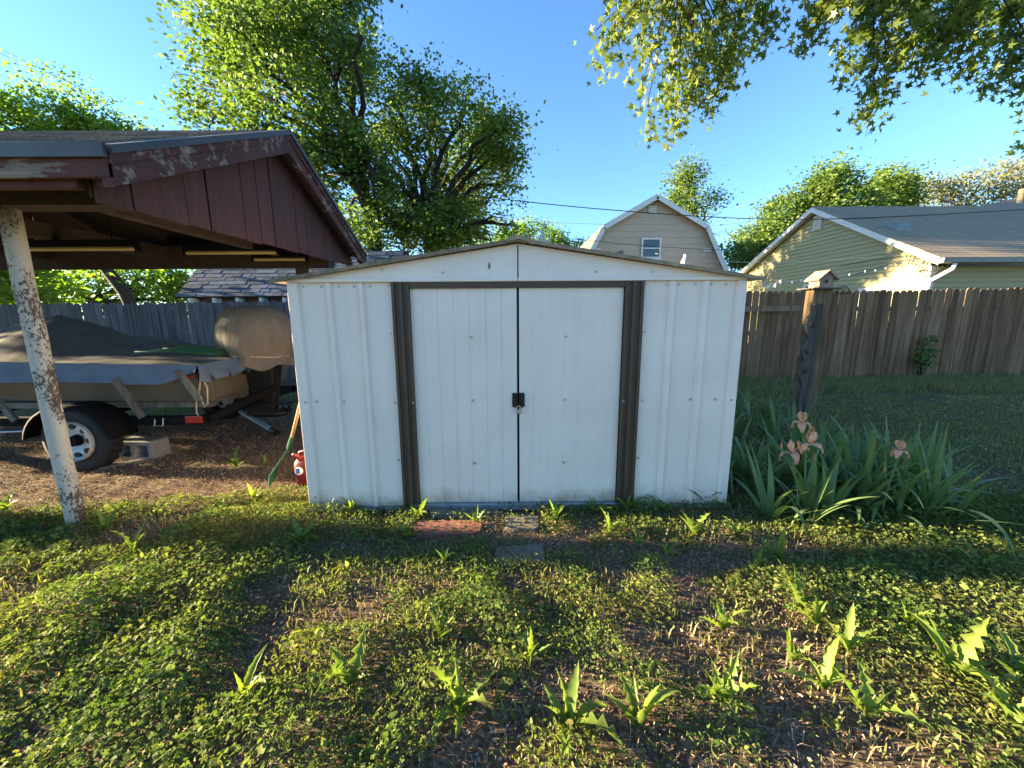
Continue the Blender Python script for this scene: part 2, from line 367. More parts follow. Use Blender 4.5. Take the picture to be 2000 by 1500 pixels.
def ground_region(n, x0,x1,y0,y1, r=rng):
    return np.stack([x0+r.random(n)*(x1-x0), y0+r.random(n)*(y1-y0)],1)
def in_view(P, pad=.9):   # the patch of ground round the photographer
    hw=1.05+1.36*(P[:,1]+2.69)*.98+pad
    return np.abs(P[:,0])<hw
def ground_cover():
    P=ground_region(380000,-7,6.5,-2.0,.9); P=P[in_view(P)]
    d=vnoise(P[:,0],P[:,1],1.7,11)*.5+vnoise(P[:,0],P[:,1],5.5,12)*.45+.05*np.clip((-P[:,0])/2,-.4,1.2)+.06*np.clip(P[:,0]-.8,0,1)+.015
    d+=.18*np.exp(-((P[:,1]+.15)/.28)**2)*(P[:,0]>-1.4)
    tc=ground_region(150,-6,6,-2.0,.4); tr_=.05+.12*rng.random(len(tc))**1.5; tuft=np.zeros(len(P))
    for (cx_,cy_),r_ in zip(tc,tr_):
        q=((P[:,0]-cx_)**2+(P[:,1]-cy_)**2)/r_**2; tuft=np.maximum(tuft,np.exp(-q)*(.4+r_*5))
    d+=.30*tuft+.01
    ok=rng.random(len(P))<np.clip((d-.34)*4.2,0.06,1)
    dirt=(P[:,0]<-1.55)&(P[:,1]>.02+.35*np.clip((P[:,0]+2.6)/1,0,1)+.25*(vnoise(P[:,0],P[:,1],3,13)-.5))
    shed=(np.abs(P[:,0])<1.55)&(P[:,1]>-.02)
    path=(np.abs(P[:,0]+.02)<.17)&(P[:,1]>-.66)&(P[:,1]<-.05)|(P[:,0]>-.72)&(P[:,0]<-.15)&(P[:,1]>-.46)
    right=(P[:,0]>1.5)&(P[:,1]>.1)
    ok&=~dirt&~shed&~right&(~path|(rng.random(len(P))<.12)); P=P[ok]; d=d[ok]; tuft=tuft[ok]
    h=np.clip((d-.33)*.17,0.004,.075)*rng.random(len(P))**.6+.008+.05*tuft*rng.random(len(P))
    size=.0048+.0082*rng.random(len(P))**1.4
    P3=np.column_stack([P,ground_z(P[:,0],P[:,1])+h])
    kind=vnoise(P[:,0],P[:,1],2.6,14)+.25*(rng.random(len(P))-.5)
    u=rng.random(len(P)); a=(kind<.50)&(u<.8); b=(~a)&((kind<.60)|(u<.3)); c=~a&~b
    size*=np.where(rng.random(len(P))<.08,1.7,1.0)
    V1,F1=scatter(P3[a],*TREF,size[a],1.3); V2,F2=scatter(P3[b],*LEAF6,size[b]*1.8,.8); V3,F3=scatter(P3[c],*NARROW,size[c]*2.4,.35)
    me=np_mesh('ground_cover',np.concatenate([V1,V2,V3]),np.concatenate([F1,F2+len(V1),F3+len(V1)+len(V2)]),M['cover'])
    tag(link('ground_cover',me),'low green creeping weeds covering the ground before the shed','ground cover',kind='stuff')
    # dry litter and flakes
    Q=ground_region(260000,-7,6.5,-2.0,2.8); hw=in_view(Q)&~((np.abs(Q[:,0])<1.55)&(Q[:,1]>-.02))&~((Q[:,0]>1.5)&(Q[:,1]>.3))
    Q=Q[hw]; k=rng.random(len(Q))<np.where((Q[:,0]<-1.5)&(Q[:,1]>0),.55,.8); Q=Q[k]
    Q3=np.column_stack([Q,ground_z(Q[:,0],Q[:,1])+.004+.012*rng.random(len(Q))])
    V,F=scatter(Q3,*LEAF4,.007+.016*rng.random(len(Q))**2,.25)
    tag(link('dry_litter',np_mesh('dry_litter',V,F,M['litter'])),'brown dry leaf litter and clippings on the soil','leaf litter',kind='stuff')
    W=ground_region(60000,-7,6.5,-2.0,1.2); W=W[in_view(W)&~((np.abs(W[:,0])<1.55)&(W[:,1]>-.05))&~((W[:,0]>1.5)&(W[:,1]>.2))]
    W=W[vnoise(W[:,0],W[:,1],1.9,24)+.3*rng.random(len(W))>.55]; W3=np.column_stack([W,ground_z(W[:,0],W[:,1])+.004])
    blades('dry_stems',W3,.012,.045,'thin straw-coloured dead stems matted over the bare soil','litter',2.2,.38)
    # fine grass stems among the weeds
    G=ground_region(20000,-7,6.5,-2.0,.3); G=G[in_view(G)&~((np.abs(G[:,0])<1.55)&(G[:,1]>-.05))&~((G[:,0]<-1.6)&(G[:,1]>0))]
    g=vnoise(G[:,0],G[:,1],2.2,21)>.5; G=G[g]; G3=np.column_stack([G,ground_z(G[:,0],G[:,1])])
    blades('grass_blades',G3,.03,.08,'thin grass stems scattered among the low weeds')
def blades(name,P,l0,l1,label,mat='grass',lean=.6,wk=1.0):
    n=len(P); az=rng.random(n)*2*np.pi; ln=l0+(l1-l0)*rng.random(n); le=lean*rng.random(n)
    dx,dy=np.cos(az),np.sin(az); w=(.0022+.0018*rng.random(n))*wk
    base=P; mid=P+np.column_stack([dx*le*ln*.35,dy*le*ln*.35,ln*.6]); tip=P+np.column_stack([dx*le*ln,dy*le*ln,ln*(1-.35*le)])
    s=np.column_stack([-dy*w,dx*w,np.zeros(n)])
    V=np.stack([base-s,base+s,mid+s,mid-s,tip],1).reshape(-1,3); o=(np.arange(n)*5)[:,None]
    F=np.concatenate([o+[[0,1,2]],o+[[0,2,3]],o+[[3,2,4]]])
    tag(link(name,np_mesh(name,V,F,M[mat])),label,'grass',kind='stuff')
def lawn():
    P=ground_region(150000,1.5,14,-.5,5.6); x,y=P[:,0],P[:,1]
    keep=(y>.0+.3*(vnoise(x,y,2,31)-.5)-.25*(x>3))&(rng.random(len(P))<np.clip(1.5-y*.12-x*.045,.25,1))&(vnoise(x,y,1.3,32)+.4*vnoise(x,y,7,33)>.42)
    P=P[keep]; P3=np.column_stack([P,ground_z(P[:,0],P[:,1])-.004])
    far=P[:,1]>3.9
    blades('lawn_grass',P3[~far],.025,.06,'short shaded lawn grass right of the shed')
    Q=np.concatenate([P3[far],np.column_stack([ground_region(9000,6,14,4.3,5.55),np.zeros(9000)])])
    blades('tall_grass',Q,.05,.17,'longer unmown grass along the foot of the brown fence')
    D=ground_region(34000,1.8,13,.2,5.4); D=D[vnoise(D[:,0],D[:,1],1.5,35)>.4]; D3=np.column_stack([D,ground_z(D[:,0],D[:,1])+.02])
    V,F=scatter(D3,*LEAF4,.012+.02*rng.random(len(D)),.8)
    tag(link('grass_clippings',np_mesh('grass_clippings',V,F,M['litter'])),'pale dry grass clippings strewn over the shaded lawn','clippings',kind='stuff')
    B=ground_region(9000,-7,-1.7,2.6,5.3); B=B[vnoise(B[:,0],B[:,1],1.4,36)>.5]; B3=np.column_stack([B,np.zeros(len(B))])
    blades('rough_grass',B3,.04,.14,'patchy rough grass beyond the boat trailer','cover')
ground_cover(); lawn()

# ------------------------------------------------------------------ the shed
SH=thing('garden_shed','white ribbed metal garden shed with brown door frame and low gable roof','shed',(0,1.2,0))
WT=1.643; HW=1.535; DP=2.42
MB().box(-HW,-.845,0,.012,.03,WT).build('wall_panel',M['shed'],SH)
MB().box(.846,HW,0,.012,.03,WT).build('wall_panel',M['shed'],SH)
for sx in (-1,1):
    w_=MB().box(sx*HW-.006,sx*HW+.006,.014,DP,.03,WT).build('side_wall',M['shed'],SH)
    for y in np.arange(.3,2.3,.33):
        m=MB(); m.prism([(sx*(HW+.006),y-.03,.03),(sx*(HW+.022),y-.018,.03),(sx*(HW+.022),y+.018,.03),(sx*(HW+.006),y+.03,.03)],(0,0,WT-.03)); m.build('rib',M['shed'],w_)
MB().box(-HW+.01,HW-.01,DP,DP+.012,.03,WT).build('back_wall',M['shed'],SH)
def rib(x0,x1,d=.020):
    s=.010
    m=MB(); m.prism([(x0,-.001,.034),(x0+s,-d,.034),(x1-s,-d,.034),(x1,-.001,.034)],(0,0,WT-.040)); return m
for x0,x1 in ((-1.290,-1.243),(-1.073,-1.028),(1.012,1.066),(1.238,1.292)): rib(x0,x1).build('rib',M['shed'],SH)
for x0,x1 in ((-1.545,-1.462),(1.470,1.545)):
    m=rib(x0,x1,.024); m.build('corner_trim',M['shed'],SH,bevel=.002)
for s,x0,x1 in ((-1,-.845,-.728),(1,.722,.846)):          # fluted brown jambs
    w_=(x1-x0); prof=[(0,0),(0,-.030),(.16,-.034),(.22,-.020),(.36,-.020),(.42,-.034),(.62,-.034),(.68,-.020),(.80,-.020),(.86,-.034),(1,-.030),(1,0)]
    if s>0: prof=[(1-a,b) for a,b in prof][::-1]
    MB().prism([(x0+a*w_,b+.001,.016) for a,b in prof],(0,0,WT-.020)).build('door_jamb',M['brown'],SH)
MB().box(-.727,.721,-.022,.03,1.598,WT-.004).build('door_header',M['brown'],SH)
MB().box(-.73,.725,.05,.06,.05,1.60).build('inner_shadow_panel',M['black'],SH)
def door(x0,x1,folds,flip):
    xs=[x0]+folds+[x1]; top=[]
    for a,b in zip(xs[:-1],xs[1:]):
        top+=[(a,.0028 if not flip else -.0028),(b-.004,-.0028 if not flip else .0028)]
    poly=[(x,y,.055) for x,y in top]+[(x1,.03,.055),(x0,.03,.055)]
    return MB().prism(poly,(0,0,1.597-.055))
dl=door(-.727,-.006,[-.646,-.547,-.44,-.334,-.22,-.114],False).build('door',M['shed'],SH)
dr=door(.008,.720,[.114,.22,.327,.43,.53,.632],True).build('door',M['shed'],SH)
for d_,x in ((dl,-.024),(dr,.026)):
    m=MB().box(x-.019,x+.019,-.012,-.005,.778,.878); m.box(x-.005,x+.005,-.030,-.010,.774,.882); m.build('latch_plate',M['black'],d_,bevel=.002)
b_=MB().box(-.80,.80,-.035,.045,.004,.052).build('base_rail',M['rail'],SH,bevel=.003)
for x0,x1 in ((-1.56,-.80),(.80,1.56)): MB().box(x0,x1,-.030,.03,.006,.026).build('base_rail',M['rail'],SH)
for sx in (-1,1):
    poly=[(sx*HW,-.014,WT-.002),(0,-.014,WT-.002),(0,-.014,1.880),(sx*HW,-.014,WT+.010)]
    if sx>0: poly=poly[::-1]
    g_=MB().prism(poly,(0,.02,0)).build('gable_panel',M['shed'],SH)
    MB().box(min(0,sx*HW)+.003,max(0,sx*HW)-.003,-.030,-.013,WT-.004,WT+.022).build('gable_flange',M['shed'],g_,bevel=.005)
    # roof slope with ribs and stained front edge
    a=Vector((sx*1.625,0,1.640)); b=Vector((0,0,1.893)); up=Vector((0,0,.016))
    r_=MB().hexa([(a.x,-.055,a.z),(b.x,-.055,b.z),(b.x,DP+.05,b.z),(a.x,DP+.05,a.z)]+[(a.x,-.055,a.z+.012),(b.x,-.055,b.z+.012),(b.x,DP+.05,b.z+.012),(a.x,DP+.05,a.z+.012)]).build('roof_slope',M['shed'],SH)
    MB().hexa([(a.x,-.072,a.z-.008),(b.x,-.072,b.z-.008),(b.x,-.057,b.z-.008),(a.x,-.057,a.z-.008)]+[(a.x,-.072,a.z+.015),(b.x,-.072,b.z+.015),(b.x,-.057,b.z+.015),(a.x,-.057,a.z+.015)]).build('edge_trim',M['roofedge'],r_)
    for y in np.arange(.25,2.4,.36):
        MB().bar((a.x,y,a.z+.019),(b.x,y,b.z+.019),.05,.012).build('roof_rib',M['shed'],r_)
MB().prism([(-.075,-.085,1.880),(0,-.085,1.897),(.075,-.085,1.880),(.07,-.085,1.906),(0,-.085,1.924),(-.07,-.085,1.906)],(0,DP+.14,0)).build('ridge_cap',M['roofedge'],SH)
MB().box(-.004,.004,-.0165,-.0141,WT+.02,1.872).build('seam_strip',M['brown'],SH)
MB().prism([(-.192,-.0155,1.715),(-.180,-.0155,1.735),(-.188,-.0155,1.772),(-.199,-.0155,1.738)],(0,.002,0)).build('rust_spot',M['roofedge'],SH)
scr=MB().lathe([(0,-.004),(.007,-.004),(.009,0)],axis='y',n=8).mesh('screw',M['steel'])
for x,z in [(x,z) for x in (-1.229,-1.05,-1.42,-1.49) for z in (.826,)]+[(x,z) for z in (1.615,) for x in (-1.44,-1.32,-1.20,-1.10,-.99,1.0,1.09,1.2,1.31,1.41)]+[(x,.82) for x in (1.05,1.22,1.40,1.50,-.86,.87,-.735,.735)]+\
        [(x,z) for x in (-.32,.33) for z in (.36,.826,1.27)]+[(.86,.4),(.86,1.3),(-.86,.4),(-.86,1.3),(-.86,1.62),(.86,1.62),(-.5,1.70),(.52,1.70),(.5,1.655),(-.5,1.655),(-.9,1.72),(.9,1.70),(1.48,.12),(-1.49,.12),(-1.03,.10)]:
    o=link('screw',scr,SH); yy=-.0165 if z>1.65 else -.031 if z>1.6 and abs(x)<.87 else -.036 if .7<abs(x)<.88 else -.008 if abs(x)<.7 else -.026 if abs(x)>1.46 else -.003
    o.location=(x,yy,z)
pl=thing('padlock','small brass padlock hanging from the black latch between the shed doors','padlock',(.003,-.04,.74))
MB().box(-.017,.021,-.046,-.030,.738,.768).build('lock_body',M['steel'],pl,bevel=.003)
MB().tube([(-.010,-.038,.766),(-.010,-.038,.784),(-.003,-.038,.792),(.007,-.038,.792),(.014,-.038,.784),(.014,-.038,.766)],.0035,8).build('shackle',M['steel'],pl)
# things on and behind the shed roof
an=thing('deer_antler','pale deer antler lying on the shed roof ridge','antler',(.12,.35,1.91))
MB().tube([(.04,.4,1.915),(.10,.38,1.925),(.17,.36,1.945),(.20,.35,1.985),(.195,.35,2.04),(.21,.35,2.09)],[.02,.02,.017,.014,.010,.004],8).build('beam',M['bone'],an,True)
for p in ([(.13,.37,1.935),(.12,.33,1.975),(.125,.32,2.0)],[(.18,.355,1.955),(.235,.33,1.96),(.26,.32,1.985)],[(.07,.39,1.92),(-.0,.41,1.93)]):
    MB().tube(p,[.012,.009,.003][:len(p)],7).build('tine',M['bone'],an,True)
s2=thing('roof_stick','thin upright pale stick on the right slope of the shed roof','stick',(.42,.5,1.84))
MB().tube([(.42,.5,1.80),(.42,.5,1.92)],.010,7).build('stick',M['bone'],s2)
s3=thing('loose_board','short tilted weathered board resting on the shed roof','board',(.7,.6,1.8))
MB().bar((.60,.6,1.80),(.90,.7,1.915),.07,.018,(0,1,0)).build('board',M['plank'],s3)
pz=at(1338,500,3.0)
um=thing('closed_parasol','folded pale striped garden parasol with pointed top standing behind the shed','parasol',(pz.x,3.0,0))
MB().tube([(pz.x,3.0,0),(pz.x,3.0,pz.z+.02)],.02,8).build('pole',M['white'],um)
m=MB(); nn=16; m.add([(pz.x,3.0,pz.z+.03)]+[(pz.x+(.085+.02*(k%2))*math.cos(2*math.pi*k/nn),3.0+(.085+.02*(k%2))*math.sin(2*math.pi*k/nn),pz.z-.20) for k in range(nn)]+[(pz.x+(.10+.03*(k%2))*math.cos(2*math.pi*k/nn),3.0+(.10+.03*(k%2))*math.sin(2*math.pi*k/nn),pz.z-1.0) for k in range(nn)],
  [(0,1+k,1+(k+1)%nn) for k in range(nn)]+[(1+k,1+nn+k,1+nn+(k+1)%nn,1+(k+1)%nn) for k in range(nn)]); m.build('canopy',M['canvas'],um)
# stones before the doors
def slab(name,label,px,w_,d_,h,mat,rot=0,cat='paving stone'):
    c=gp(*px); o=thing(name,label,cat,(c.x,c.y,0)); m=MB(); n=14
    ring=[(w_/2*math.copysign(abs(math.cos(a))**.45,math.cos(a)),d_/2*math.copysign(abs(math.sin(a))**.45,math.sin(a))) for a in [2*math.pi*k/n for k in range(n)]]
    ring=[(c.x+x*math.cos(rot)-y*math.sin(rot)+random.uniform(-.006,.006),c.y+x*math.sin(rot)+y*math.cos(rot)+random.uniform(-.006,.006)) for x,y in ring]
    m.prism([(x,y,-.03) for x,y in ring],(0,0,.03+h)); m.build('slab',mat,o,bevel=.006); return o
slab('brick_paver','flat red concrete paver set in the soil before the left door',(876,1036),.46,.17,.03,M['paver'])
slab('concrete_slab','small grey concrete slab right below the gap between the doors',(1020,1024),.24,.20,.024,M['dirtyconcrete'])
slab('stepping_stone','round grey stepping stone farther out on the path',(1016,1086),.30,.17,.022,M['dirtyconcrete'],.1)
wp=thing('threshold_plank','grey weathered plank wedged under the door rail at left','plank',(-.4,-.1,0))
MB().hexa([(-.64,-.12,-.01),(-.15,-.11,-.01),(-.15,-.04,-.01),(-.64,-.04,-.01),(-.63,-.115,.03),(-.15,-.10,.024),(-.15,-.04,.026),(-.64,-.04,.034)]).build('board',M['plank'],wp,bevel=.004)

# ------------------------------------------------------------------ carport
CP=thing('carport','open carport with dark red board gable, peeling fascia and pipe posts','carport',(-5,.85,0))
X1,X0=-1.90,-6.5; YN,YP,YF=-.74,.85,2.44; ZE,ZP=2.175,2.915; SL=(ZP-ZE)/(YP-YN)
def rz(y): return ZP-abs(y-YP)*SL
for s,ya in ((1,YN),(-1,YF)):
    rs=MB().hexa([(X0,ya,ZE-.02),(X1,ya,ZE-.02),(X1,YP,ZP-.02),(X0,YP,ZP-.02),(X0,ya,ZE),(X1,ya,ZE),(X1,YP,ZP),(X0,YP,ZP)] if s>0 else
              [(X1,ya,ZE-.02),(X0,ya,ZE-.02),(X0,YP,ZP-.02),(X1,YP,ZP-.02),(X1,ya,ZE),(X0,ya,ZE),(X0,YP,ZP),(X1,YP,ZP)]).build('roof_deck',M['darkwood'],CP)
    if s>0:
        L=math.hypot(YP-YN,ZP-ZE); sh=MB().hexa([(-.16,0,0),(.16,0,0),(.16,.17,0),(-.16,.17,0),(-.158,0,.010),(.158,0,.010),(.158,.17,.004),(-.158,.17,.004)]).mesh('shingle',M['carshingle'])
        rows=12
        for j in range(rows):
            t=j/rows
            for i in range(20):
                x=X1+.02-.17-.326*i-(.16 if j%2 else 0)
                if x<X0: continue
                o=link('shingle',sh,rs); o.location=(x,YN-.03+t*(YP-YN)+.0,ZE+.006+t*(ZP-ZE)-.03*SL+random.uniform(0,.008))
                o.rotation_euler=(math.atan(SL)-.04+random.uniform(-.02,.03),random.uniform(-.012,.012),random.uniform(-.015,.015))
    else:
        MB().hexa([(X1+.01,ya+.02,ZE),(X0,ya+.02,ZE),(X0,YP,ZP+.004),(X1+.01,YP,ZP+.004),(X1+.01,ya+.02,ZE+.016),(X0,ya+.02,ZE+.016),(X0,YP,ZP+.02),(X1+.01,YP,ZP+.02)]).build('shingle_layer',M['carshingle'],rs)
MB().box(X0,X1+.02,YN-.025,YN-.002,2.050,ZE-.022).build('eave_fascia',M['peel'],CP,bevel=.003)
MB().box(X0,X1+.03,YN-.045,YN-.027,ZE-.045,ZE+.014).build('drip_edge',M['drip'],CP)
for s,ya in ((1,YN),(-1,YF)):
    off=.010
    p=lambda y,dz: (0,y,rz(y)+dz)
    def rake(x0,x1,d0,d1,name,mat,ext=0):
        a,b=ya-(.02 if s>0 else -.02),YP
        q=[(x0,a,rz(a)+d0),(x1,a,rz(a)+d0),(x1,b,ZP+d0),(x0,b,ZP+d0),(x0,a,rz(a)+d1),(x1,a,rz(a)+d1),(x1,b,ZP+d1),(x0,b,ZP+d1)]
        if s<0: q=[q[1],q[0],q[3],q[2],q[5],q[4],q[7],q[6]]
        return MB().hexa(q).build(name,mat,CP)
    rake(X1-.02,X1+.020,-.155,-.055,'rake_board',M['peelrake'])
    rake(X1+.002,X1+.034,-.057,-.012,'rake_trim',M['peelmore'])
    rake(X1-.01,X1+.052,-.014,.024,'rake_drip_edge',M['drip'])
XS=-2.05; nb=17
ys=np.linspace(YN+.06,YF-.02,nb+1)
for i in range(nb):          # board-and-groove gable
    a,b=ys[i]+.004,ys[i+1]-.004; zb=1.968+.07*(i+.5)/nb+random.uniform(-.006,.006); j=random.uniform(-.004,.004)
    top=[(XS+j,a,rz(a)-.06),(XS+j,b,rz(b)-.06)] if not (a<YP<b) else [(XS+j,a,rz(a)-.06),(XS+j,YP,ZP-.06),(XS+j,b,rz(b)-.06)]
    poly=[(XS+j,a,zb)]+[(XS+j,b,zb)]+top[::-1]
    MB().prism(poly,(.018,0,0)).build('gable_board',M['barn'],CP)
MB().prism([(XS-.02,YN+.06,1.99),(XS-.02,YF-.02,2.05),(XS-.02,YF-.02,rz(YF-.02)-.05),(XS-.02,YP,ZP-.05),(XS-.02,YN+.06,rz(YN+.06)-.05)],(.012,0,0)).build('gable_backing',M['darkwood'],CP)
MB().box(X0+.1,XS-.03,-.285,-.135,2.06,2.20).build('beam',M['darkwood'],CP)
MB().box(X0+.1,XS-.03,1.86,2.0,1.965,2.20).build('beam',M['darkwood'],CP)
MB().box(X0+.1,XS-.03,YN+.02,YN+.06,2.02,2.16).build('eave_board',M['barn'],CP)
for x in (-2.55,-3.9,-5.2,-6.3): MB().box(x-.045,x+.045,-.13,1.855,2.06,2.19).build('tie_beam',M['darkwood'],CP)
for x in np.arange(-6.4,-2.2,.61):
    for s,ya in ((1,YN+.07),(-1,YF-.05)):
        a,b=ya,YP-.01*s
        q=[(x-.02,a,rz(a)-.13),(x+.02,a,rz(a)-.13),(x+.02,b,rz(b)-.13),(x-.02,b,rz(b)-.13),(x-.02,a,rz(a)-.022),(x+.02,a,rz(a)-.022),(x+.02,b,rz(b)-.022),(x-.02,b,rz(b)-.022)]
        if s<0: q=[q[1],q[0],q[3],q[2],q[5],q[4],q[7],q[6]]
        MB().hexa(q).build('rafter',M['darkwood'],CP)
def pipe(x,y,z1,r_=.050):
    n=9; path=[(x+random.uniform(-.004,.004),y,-.05+(z1+.05)*k/n) for k in range(n+1)]
    return MB().tube(path,[r_*random.uniform(.98,1.02) for _ in path],20).build('post',M['pipe'],CP,True)
pipe(-3.035,-.21,2.07); pipe(-6.3,1.93,1.97)
MB().box(-2.47,-2.37,1.88,1.98,0,1.97).build('post',M['darkwood'],CP)
for nm,lab,a,b,yy,zz in (('fluorescent_lamp','unlit yellowed fluorescent tube nearest the white post under the carport',(30,487),(268,479),.75,0),
               ('fluorescent_lamp','unlit yellowed fluorescent tube in the middle under the carport roof',(362,494),(545,497),1.25,0),
               ('fluorescent_lamp','short unlit fluorescent tube closest to the shed under the carport roof',(495,507),(600,509),1.7,0)):
    p,q=at(*a,yy),at(*b,yy); q.z=p.z; t=thing(nm,lab,'lamp',p,'unlit tubes under the carport')
    MB().tube([p,q],.017,10).build('tube',M['tube'],t)
    MB().box(p.x,q.x,yy-.03,yy+.03,p.z+.025,p.z+.07).build('housing',M['frame'],t)
    for e in (p,q): MB().box(e.x-.012,e.x+.012,yy-.02,yy+.02,e.z-.02,e.z+.03).build('socket',M['frame'],t)
    for fx in (.2,.8):
        x=p.x+(q.x-p.x)*fx; MB().tube([(x,yy,p.z+.07),(x,yy,rz(yy)-.02)],.004,6).build('hanger',M['frame'],t)

# ------------------------------------------------------------------ boat, trailer and the things round them
CY=1.78
BT=thing('motor_boat','cream motor boat with red stripe and black outboard on a trailer under the carport','boat',(-5,CY,.55))
def station(x):
    """half beam, keel z, chine z, gunwale z along the hull (stern at -3.05)"""
    t=np.clip((-3.05-x)/4.3,0,1); hb=.80*(1-max(0,(t-.45)/.55)**2.2); return max(hb,.02),.50+.28*t**3,.60+.25*t**2.5,.90+.10*t
m=MB(); xs=np.linspace(-3.05,-7.35,16); n=0
for x in xs:
    hb,zk,zc,zg=station(x)
    m.v+=[(x,CY-hb,zg),(x,CY-hb*.98,(zg+zc)/2+.04),(x,CY-hb*.86,zc),(x,CY,zk),(x,CY+hb*.86,zc),(x,CY+hb*.98,(zg+zc)/2+.04),(x,CY+hb,zg)]
for i in range(15):
    for k in range(6): m.f.append((i*7+k,i*7+k+1,(i+1)*7+k+1,(i+1)*7+k))
m.f.append((6,5,4,3,2,1,0)); m.build('hull',M['hull'],BT)
m=MB()
for sgn in (-1,1):
    o=len(m.v)
    for x in xs:
        hb,zk,zc,zg=station(x); y=CY+sgn*(hb+.008); m.v+=[(x,y,zg-.055),(x,y,zg-.025)]
    m.f+=[(o+2*i,o+2*i+2,o+2*i+3,o+2*i+1) for i in range(15)]
m.build('red_stripe',M['red'],BT)
MB().box(-3.10,-3.04,CY-.62,CY+.62,.60,.96).build('transom',M['hull'],BT,bevel=.01)
om=MB(); om.hexa([(-3.13,CY-.05,.28),(-2.80,CY-.035,.28),(-2.80,CY+.035,.28),(-3.13,CY+.05,.28),(-3.12,CY-.11,.92),(-2.72,CY-.11,.92),(-2.72,CY+.11,.92),(-3.12,CY+.11,.92)])
mo=om.build('outboard_motor',M['black'],BT,bevel=.02)
MB().box(-3.05,-2.62,CY-.10,CY+.10,.42,.435).build('cavitation_plate',M['black'],mo)
MB().lathe([(.0,-.26),(.045,-.20),(.06,0),(.05,.15),(0,.2)],(0,0,0),'y',12).mesh('x')
gb=MB().tube([(-3.14,CY,.30),(-3.05,CY,.30),(-2.80,CY,.30),(-2.68,CY,.30)],[.01,.05,.05,.02],12).build('gearcase',M['black'],mo,True)
for k in range(3):
    a=2*math.pi*k/3+.4; c,s=math.cos(a),math.sin(a)
    MB().add([(-2.72,CY+.03*c,.30+.03*s),(-2.70,CY+.13*c-.04*s,.30+.13*s+.04*c),(-2.67,CY+.14*c+.03*s,.30+.14*s-.03*c),(-2.66,CY+.03*c+.02*s,.30+.03*s-.02*c),
              (-2.71,CY+.03*c,.30+.03*s),(-2.69,CY+.13*c-.04*s,.30+.13*s+.04*c),(-2.66,CY+.14*c+.03*s,.30+.14*s-.03*c),(-2.65,CY+.03*c+.02*s,.30+.03*s-.02*c)],[(0,1,2,3),(7,6,5,4),(0,4,5,1),(1,5,6,2),(2,6,7,3),(3,7,4,0)]).build('propeller_blade',M['black'],mo)
MB().box(-3.16,-3.02,CY-.16,CY+.16,.78,1.0).build('clamp_bracket',M['black'],mo,bevel=.01)
# cover: taupe top, blue skirt
BC=thing('boat_cover','taupe and blue tarpaulin cover stretched over the motor boat','boat cover',(-5,CY,.85))
def ridge(x):   # height of the cover's spine
    pts=[(-7.6,1.02),(-6.3,1.22),(-5.75,1.32),(-5.1,1.46),(-4.75,1.36),(-4.35,1.22),(-3.9,1.17),(-3.35,1.06),(-3.0,1.0)]
    return float(np.interp(x,[p[0] for p in pts],[p[1] for p in pts]))
cx=np.linspace(-2.98,-7.5,56); nu=24; V=[]
for x in cx:
    hb,_,_,zg=station(x); hb+=.03; zr=ridge(x); ze=zg+.075
    for k in range(nu+1):
        u=-1+2*k/nu; y=CY+u*hb; sag=(1-abs(u))**.85
        z=ze+(zr-ze)*sag-.028*math.sin(math.pi*abs(u))*(1+.7*math.sin(x*3.1+abs(u)*2))+.005*math.sin(x*9+u*7)+.003*math.sin(x*23-u*11)
        V.append((x,y,z))
F=[(i*(nu+1)+k,i*(nu+1)+k+1,(i+1)*(nu+1)+k+1,(i+1)*(nu+1)+k) for i in range(55) for k in range(nu)]
MB().add(V,F).build('cover_top',M['tarp'],BC,True)
for sgn in (-1,1):
    V=[]; 
    for i,x in enumerate(cx):
        hb,_,_,zg=station(x); ze=zg+.075; y=CY+sgn*(hb+.03)
        stern=max(0,1-(-2.98-x)/.35); dz=.185-.12*stern+.006*math.sin(x*5)+.004*math.sin(x*17)
        for k in range(6):
            t=k/5; V.append((x+.0,y+sgn*(.012+.012*math.sin(x*17+t*2)*t+.02*t),ze-dz*t+.004))
    MB().add(V,[(i*6+k,i*6+k+1,(i+1)*6+k+1,(i+1)*6+k) for i in range(55) for k in range(5)]).build('skirt',M['bluetarp'],BC,True)
V=[]
for i in range(25):       # stern flap, bunched
    u=-1+2*i/24; hb=station(-3.05)[0]+.03
    for k in range(7):
        t=k/6; V.append((-2.98+.04*math.sin(i*1.9)*t+.10*t*(1-abs(u)),CY+u*hb,(.975+(ridge(-3.0)-.975)*(1-abs(u))**.85)-.15*t*(1+.25*math.sin(i*2.3))))
MB().add(V,[(i*7+k,i*7+k+1,(i+1)*7+k+1,(i+1)*7+k) for i in range(24) for k in range(6)]).build('stern_flap',M['bluetarp'],BC,True)
MC=thing('motor_cover','baggy tan canvas cover tied over the outboard motor beside the shed','motor cover',(-2.95,CY,.9))
V=[]; nu=52; prof=[(.02,1.55),(.13,1.54),(.23,1.505),(.31,1.43),(.36,1.32),(.385,1.19),(.37,1.07),(.325,.99),(.35,.94),(.38,.88)]
for j,(r_,z) in enumerate(prof):
    for k in range(nu):
        a=2*math.pi*k/nu; f=1+.05*math.sin(5*a+j*.5)*j/9+.12*abs(math.sin(6.5*a+.6*math.sin(3*a)+j*.25))*max(0,(j-2)/7)-.05*max(0,(j-2)/7)+.03*math.sin(3*a)
        V.append((-2.93+r_*1.10*f*math.cos(a)-.03*(z-1.2),CY+r_*.78*f*math.sin(a),z+.02*math.sin(2*a+1)*(j>1)+.025*math.sin(7*a)*(j>7)))
MB().add(V,[(j*nu+k,j*nu+(k+1)%nu,(j+1)*nu+(k+1)%nu,(j+1)*nu+k) for j in range(9) for k in range(nu)]).build('canvas',M['motorcover'],MC,True)
